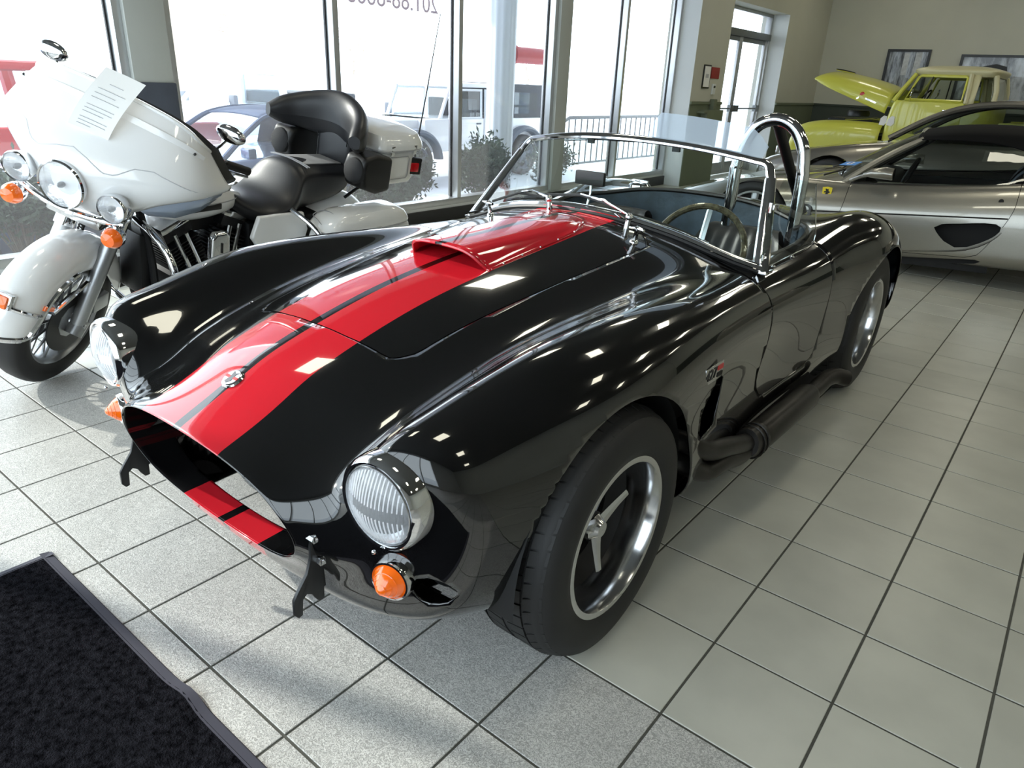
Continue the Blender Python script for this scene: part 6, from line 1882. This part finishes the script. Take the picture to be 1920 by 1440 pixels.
# local: x rearwards (world +Y), y -> world -X ; near side is y = -
def jb(a, b, name, m, par=jp, bev=.03, **kw): return MB().box2(np.array(a), np.array(b)).build(name, m, par, bevel=bev, seg=3, **kw)
jb((.55, -.78, .55), (4.55, .78, 1.12), 'tub', M_jeepw)
jb((-.35, -.60, .62), (1.05, .60, 1.12), 'hood_block', M_jeepw, bev=.06)
jb((-.45, -.62, .60), (-.35, .62, 1.08), 'grille', M_jeepw)
jb((-.75, -.80, .48), (-.50, .80, .66), 'bumper', M_flare)
for sg in (1, -1):
    for xx in (.25, 3.35):
        fl_ = link('fender_flare', None, jp)
        MB().tube([(xx + .58 * math.cos(a), sg * .84, .40 + .52 * math.sin(a)) for a in np.radians(np.linspace(5, 175, 15))], .075, 8, sx=1.6, sy=.8).build('flare', M_flare, fl_)
        road_wheel(jp, (xx, sg * .78, .40), .40, .24, sg, M_flare, 5)
    for k, (xa, xb) in enumerate(((1.18, 2.08), (2.14, 2.92))):
        d_ = link('door', None, jp)
        MB().box2(np.array([xa, sg * .775, .60]), np.array([xb, sg * .80, 1.12])).build('door_skin', M_jeepw, d_, bevel=.02)
        MB().tube([(xa + .03 + (.12 if k == 0 else 0), sg * .77, 1.62), (xb - .03, sg * .77, 1.62), (xb - .03, sg * .785, 1.13), (xa + .03, sg * .785, 1.13)], .028, 6, closed=True).build('window_frame', M_jeepw, d_)
        MB().grid(np.array([[(xa + .05, sg * .782, 1.14), (xb - .05, sg * .782, 1.14)], [(xa + .07 + (.1 if k == 0 else 0), sg * .768, 1.60), (xb - .05, sg * .768, 1.60)]])).build('door_glass', M_outglass, d_, smooth=False)
        MB().box((xb - .12, sg * .81, 1.03), (.13, .02, .03)).build('door_handle', M_flare, d_, bevel=.006)
    MB().box((1.22, sg * .92, 1.22), (.07, .15, .20)).build('mirror', M_flare, jp, bevel=.02)
    MB().box((4.56, sg * .70, .95), (.06, .14, .24)).build('tail_lamp', M_red_lens, jp, bevel=.01)
    MB().tube([(1.0, sg * .70, 1.12), (1.25, sg * .70, 1.66)], .035, 8).build('windscreen_post', M_jeepw, jp)
    jb((2.98, sg * .74, 1.12), (4.50, sg * .78, 1.70), 'hardtop_side', M_hard)
    jb((3.05, sg * .782, 1.20), (3.55, sg * .79, 1.60), 'rear_side_glass', M_outglass, bev=.0)
MB().grid(np.array([[(1.02, -.68, 1.14), (1.02, .68, 1.14)], [(1.24, -.68, 1.64), (1.24, .68, 1.64)]])).build('windscreen_glass', M_outglass, jp, smooth=False)
jb((1.20, -.78, 1.66), (3.0, .78, 1.74), 'roof_front', M_jeepw)
jb((2.98, -.78, 1.66), (4.55, .78, 1.75), 'hardtop_roof', M_hard)
jb((4.50, -.76, .60), (4.58, .76, 1.70), 'tailgate', M_hard)
for y in (-.38, .38): jb((2.0, y - .22, .9), (2.15, y + .22, 1.45), 'seat', M_seat)

def lot_car(name, label, loc, paint_m, top_m, soft):
    c = thing(name, label, 'car', loc, (0, 0, math.radians(90)))
    sh = Shell([(-.85, .52, .50, .5, .6, .45, .30), (-.70, .66, .62, .70, .82, .50, .22), (-.2, .78, .74, .76, .88, .55, .2), (.4, .86, .83, .78, .90, .58, .2), (1.0, .91, .89, .79, .90, .60, .2), (1.8, .93, .91, .79, .90, .60, .2), (2.6, .97, .94, .78, .90, .62, .2), (3.2, 1.0, .96, .74, .88, .62, .24), (3.6, .97, .93, .68, .82, .60, .32), (3.68, .80, .78, .64, .76, .58, .40)], 4, 4)
    sh.arch(0, .32, .36, .5); sh.arch(2.6, .32, .36, .5)
    sh.piece('body', sh.F, paint_m, c)
    for xx in (0, 2.6):
        for sg in (1, -1): road_wheel(c, (xx, sg * .77, .32), .32, .2, sg, M_alulow)
    rl_ = pth([(.75, 0, .90), (1.15, 0, 1.18), (1.45, 0, 1.33), (1.9, 0, 1.38), (2.3, 0, 1.34), (2.75, 0, 1.16), (3.1, 0, .99)], 5)
    hw_ = np.interp(rl_[:, 0], [.75, 1.5, 2.3, 3.1], [.72, .56, .56, .66])
    a_, b_ = 9, len(rl_)
    MB().grid(np.array([[(r_[0], u * h_, r_[2] + .03 * (1 - u * u)) for u in np.linspace(-1, 1, 9)] for r_, h_ in list(zip(rl_, hw_))[a_:b_]])).build('soft_top' if soft else 'roof', top_m, c, solid=.02, sharp=0)
    MB().grid(np.array([[(r_[0], u * h_, r_[2] + .03 * (1 - u * u)) for u in np.linspace(-1, 1, 9)] for r_, h_ in list(zip(rl_, hw_))[:a_ + 1]])).build('windscreen_glass', M_outglass, c)
    for sg in (1, -1):
        MB().tube(np.c_[rl_[:, 0], sg * hw_, rl_[:, 2]], .03, 6).build('roof_rail', top_m, c)
        n_ = len(rl_)
        k1 = int(n_ * .62)
        lo = lambda r_: (r_[0], sg * .775, .90)
        MB().grid(np.array([[(r_[0], sg * h_, r_[2] - .02), lo(r_)] for r_, h_ in list(zip(rl_, hw_))[:k1]])).build('side_window', M_outglass, c)
        MB().grid(np.array([[(r_[0], sg * h_, r_[2] - .02), lo(r_)] for r_, h_ in list(zip(rl_, hw_))[k1 - 1:]])).build('quarter_panel', top_m, c)
        MB().box((.95, sg * .92, .98), (.10, .16, .11)).build('mirror', paint_m, c, bevel=.02)
        MB().box((2.35, sg * .905, .80), (.16, .02, .03)).build('door_handle', M_chrome, c, bevel=.005)
        MB().box((.55, sg * .893, .62), (.004, .004, .5)).build('door_gap', M_dark, c)
    return c
lot_car('convertible', 'slate blue convertible with canvas top parked outside behind the motorcycle', (-7.4, 1.75, GZ), M_bluecar, M_bluetop, True)
lot_car('saloon_car', 'dark blue car parked outside at the left edge of the window', (-6.95, -2.85, GZ), mat('navy_paint', (70, 86, 122), .3, coat=1), mat('navy_roof_paint', (78, 94, 130), .3, coat=1), False)

def pickup(name, label, loc, m, cap):
    c = thing(name, label, 'truck', loc, (0, 0, math.radians(90)))
    g_ = lambda a, b, n, mm, bv=.04: MB().box2(np.array(a), np.array(b)).build(n, mm, c, bevel=bv, seg=3)
    g_((-.8, -.92, .45), (1.0, .92, 1.05), 'front_body', m, .10)
    g_((1.0, -.92, .45), (2.6, .92, 1.08), 'cab_lower', m, .05)
    g_((2.65, -.92, .50), (4.5, .92, 1.10), 'bed', m, .05)
    cabr = [[(x0, y * w, z) for x0, y in ((xa, -1), (xb, -1), (xb, 1), (xa, 1))] for z, xa, xb, w in ((1.08, 1.0, 2.58, .88), (1.70, 1.55, 2.45, .72))]
    MB().box2(np.array([1.50, -.76, 1.68]), np.array([2.50, .76, 1.80])).build('cab_roof', m, c, bevel=.05, seg=3)
    for sg in (1, -1):
        MB().tube([(1.0, sg * .88, 1.06), (1.55, sg * .74, 1.72)], .05, 8).build('front_pillar', m, c)
        MB().tube([(2.55, sg * .88, 1.06), (2.45, sg * .74, 1.72)], .09, 8).build('rear_pillar', m, c)
        MB().grid(np.array([[(1.1, sg * .89, 1.08), (2.5, sg * .89, 1.08)], [(1.58, sg * .75, 1.70), (2.42, sg * .75, 1.70)]])).build('side_window', M_outglass, c, smooth=False)
        MB().box((1.15, sg * 1.0, 1.18), (.10, .2, .2)).build('mirror', M_flare, c, bevel=.02)
        for xx in (.1, 3.5): road_wheel(c, (xx, sg * .84, .40), .40, .24, sg, M_alulow)
    MB().grid(np.array([[(1.0, -.86, 1.08), (1.0, .86, 1.08)], [(1.54, -.72, 1.70), (1.54, .72, 1.70)]])).build('windscreen_glass', M_outglass, c, smooth=False)
    MB().grid(np.array([[(2.57, -.86, 1.08), (2.57, .86, 1.08)], [(2.46, -.72, 1.70), (2.46, .72, 1.70)]])).build('rear_glass', M_outglass, c, smooth=False)
    if cap: g_((2.62, -.94, 1.08), (4.52, .94, cap), 'bed_cover', M_hard, .06)
    return c
pickup('parked_pickup', 'red pickup parked outside behind the white motorcycle fairing', (-10.2, -.45, GZ), mat('bright_red_paint', (205, 44, 52), .35, coat=.8), 0)
pickup('parked_pickup', 'white pickup with black bed cover parked far outside beyond the blue convertible', (-15.0, 6.0, GZ), M_jeepw, 1.35)

# bare winter trees far off
def tree(x, y, h, label, seed):
    rg = np.random.default_rng(seed)
    t_ = thing('bare_tree', label, 'tree', (x, y, GZ), group='bare trees beyond the car park')
    mb = MB()
    def br_(p, d, l, r, dep):
        q = p + d * l
        mb.tube([p, (p + q) / 2 + rg.normal(0, .03 * l, 3), q], [r, r * .8, r * .6], 5, caps=False)
        if dep == 0: return
        for k in range(3 if dep > 2 else 4):
            nd = nrm(d + rg.normal(0, .55, 3) + np.array([0, 0, .15]))
            br_(p + d * l * rg.uniform(.55, 1), nd, l * rg.uniform(.55, .75), r * .55, dep - 1)
    br_(np.zeros(3), np.array([0, 0, 1.0]), h * .35, .09, 4)
    mb.build('trunk_and_branches', mat('pale_bark', (170, 156, 142), .9), t_)
tree(-30, 14.5, 8.0, 'bare pale tree far off in the gap left of the mullion', 3)
tree(-26, 33, 5.5, 'bushy bare tree far off right of the interior pillar', 4)
tree(-34, 27, 7.0, 'bare tree far off beyond the off-road wagon', 5)
bank = []
for y in np.linspace(-60, 90, 60):
    bank.append([(-60 - 20 * q, y, GZ + 5.5 * q ** 1.2 * (1 + .25 * math.sin(y * .13) + .1 * math.sin(y * .41))) for q in np.linspace(0, 1, 8)])
MB().grid(np.array(bank)).build('snowy_bank', M_snow, kind='structure')
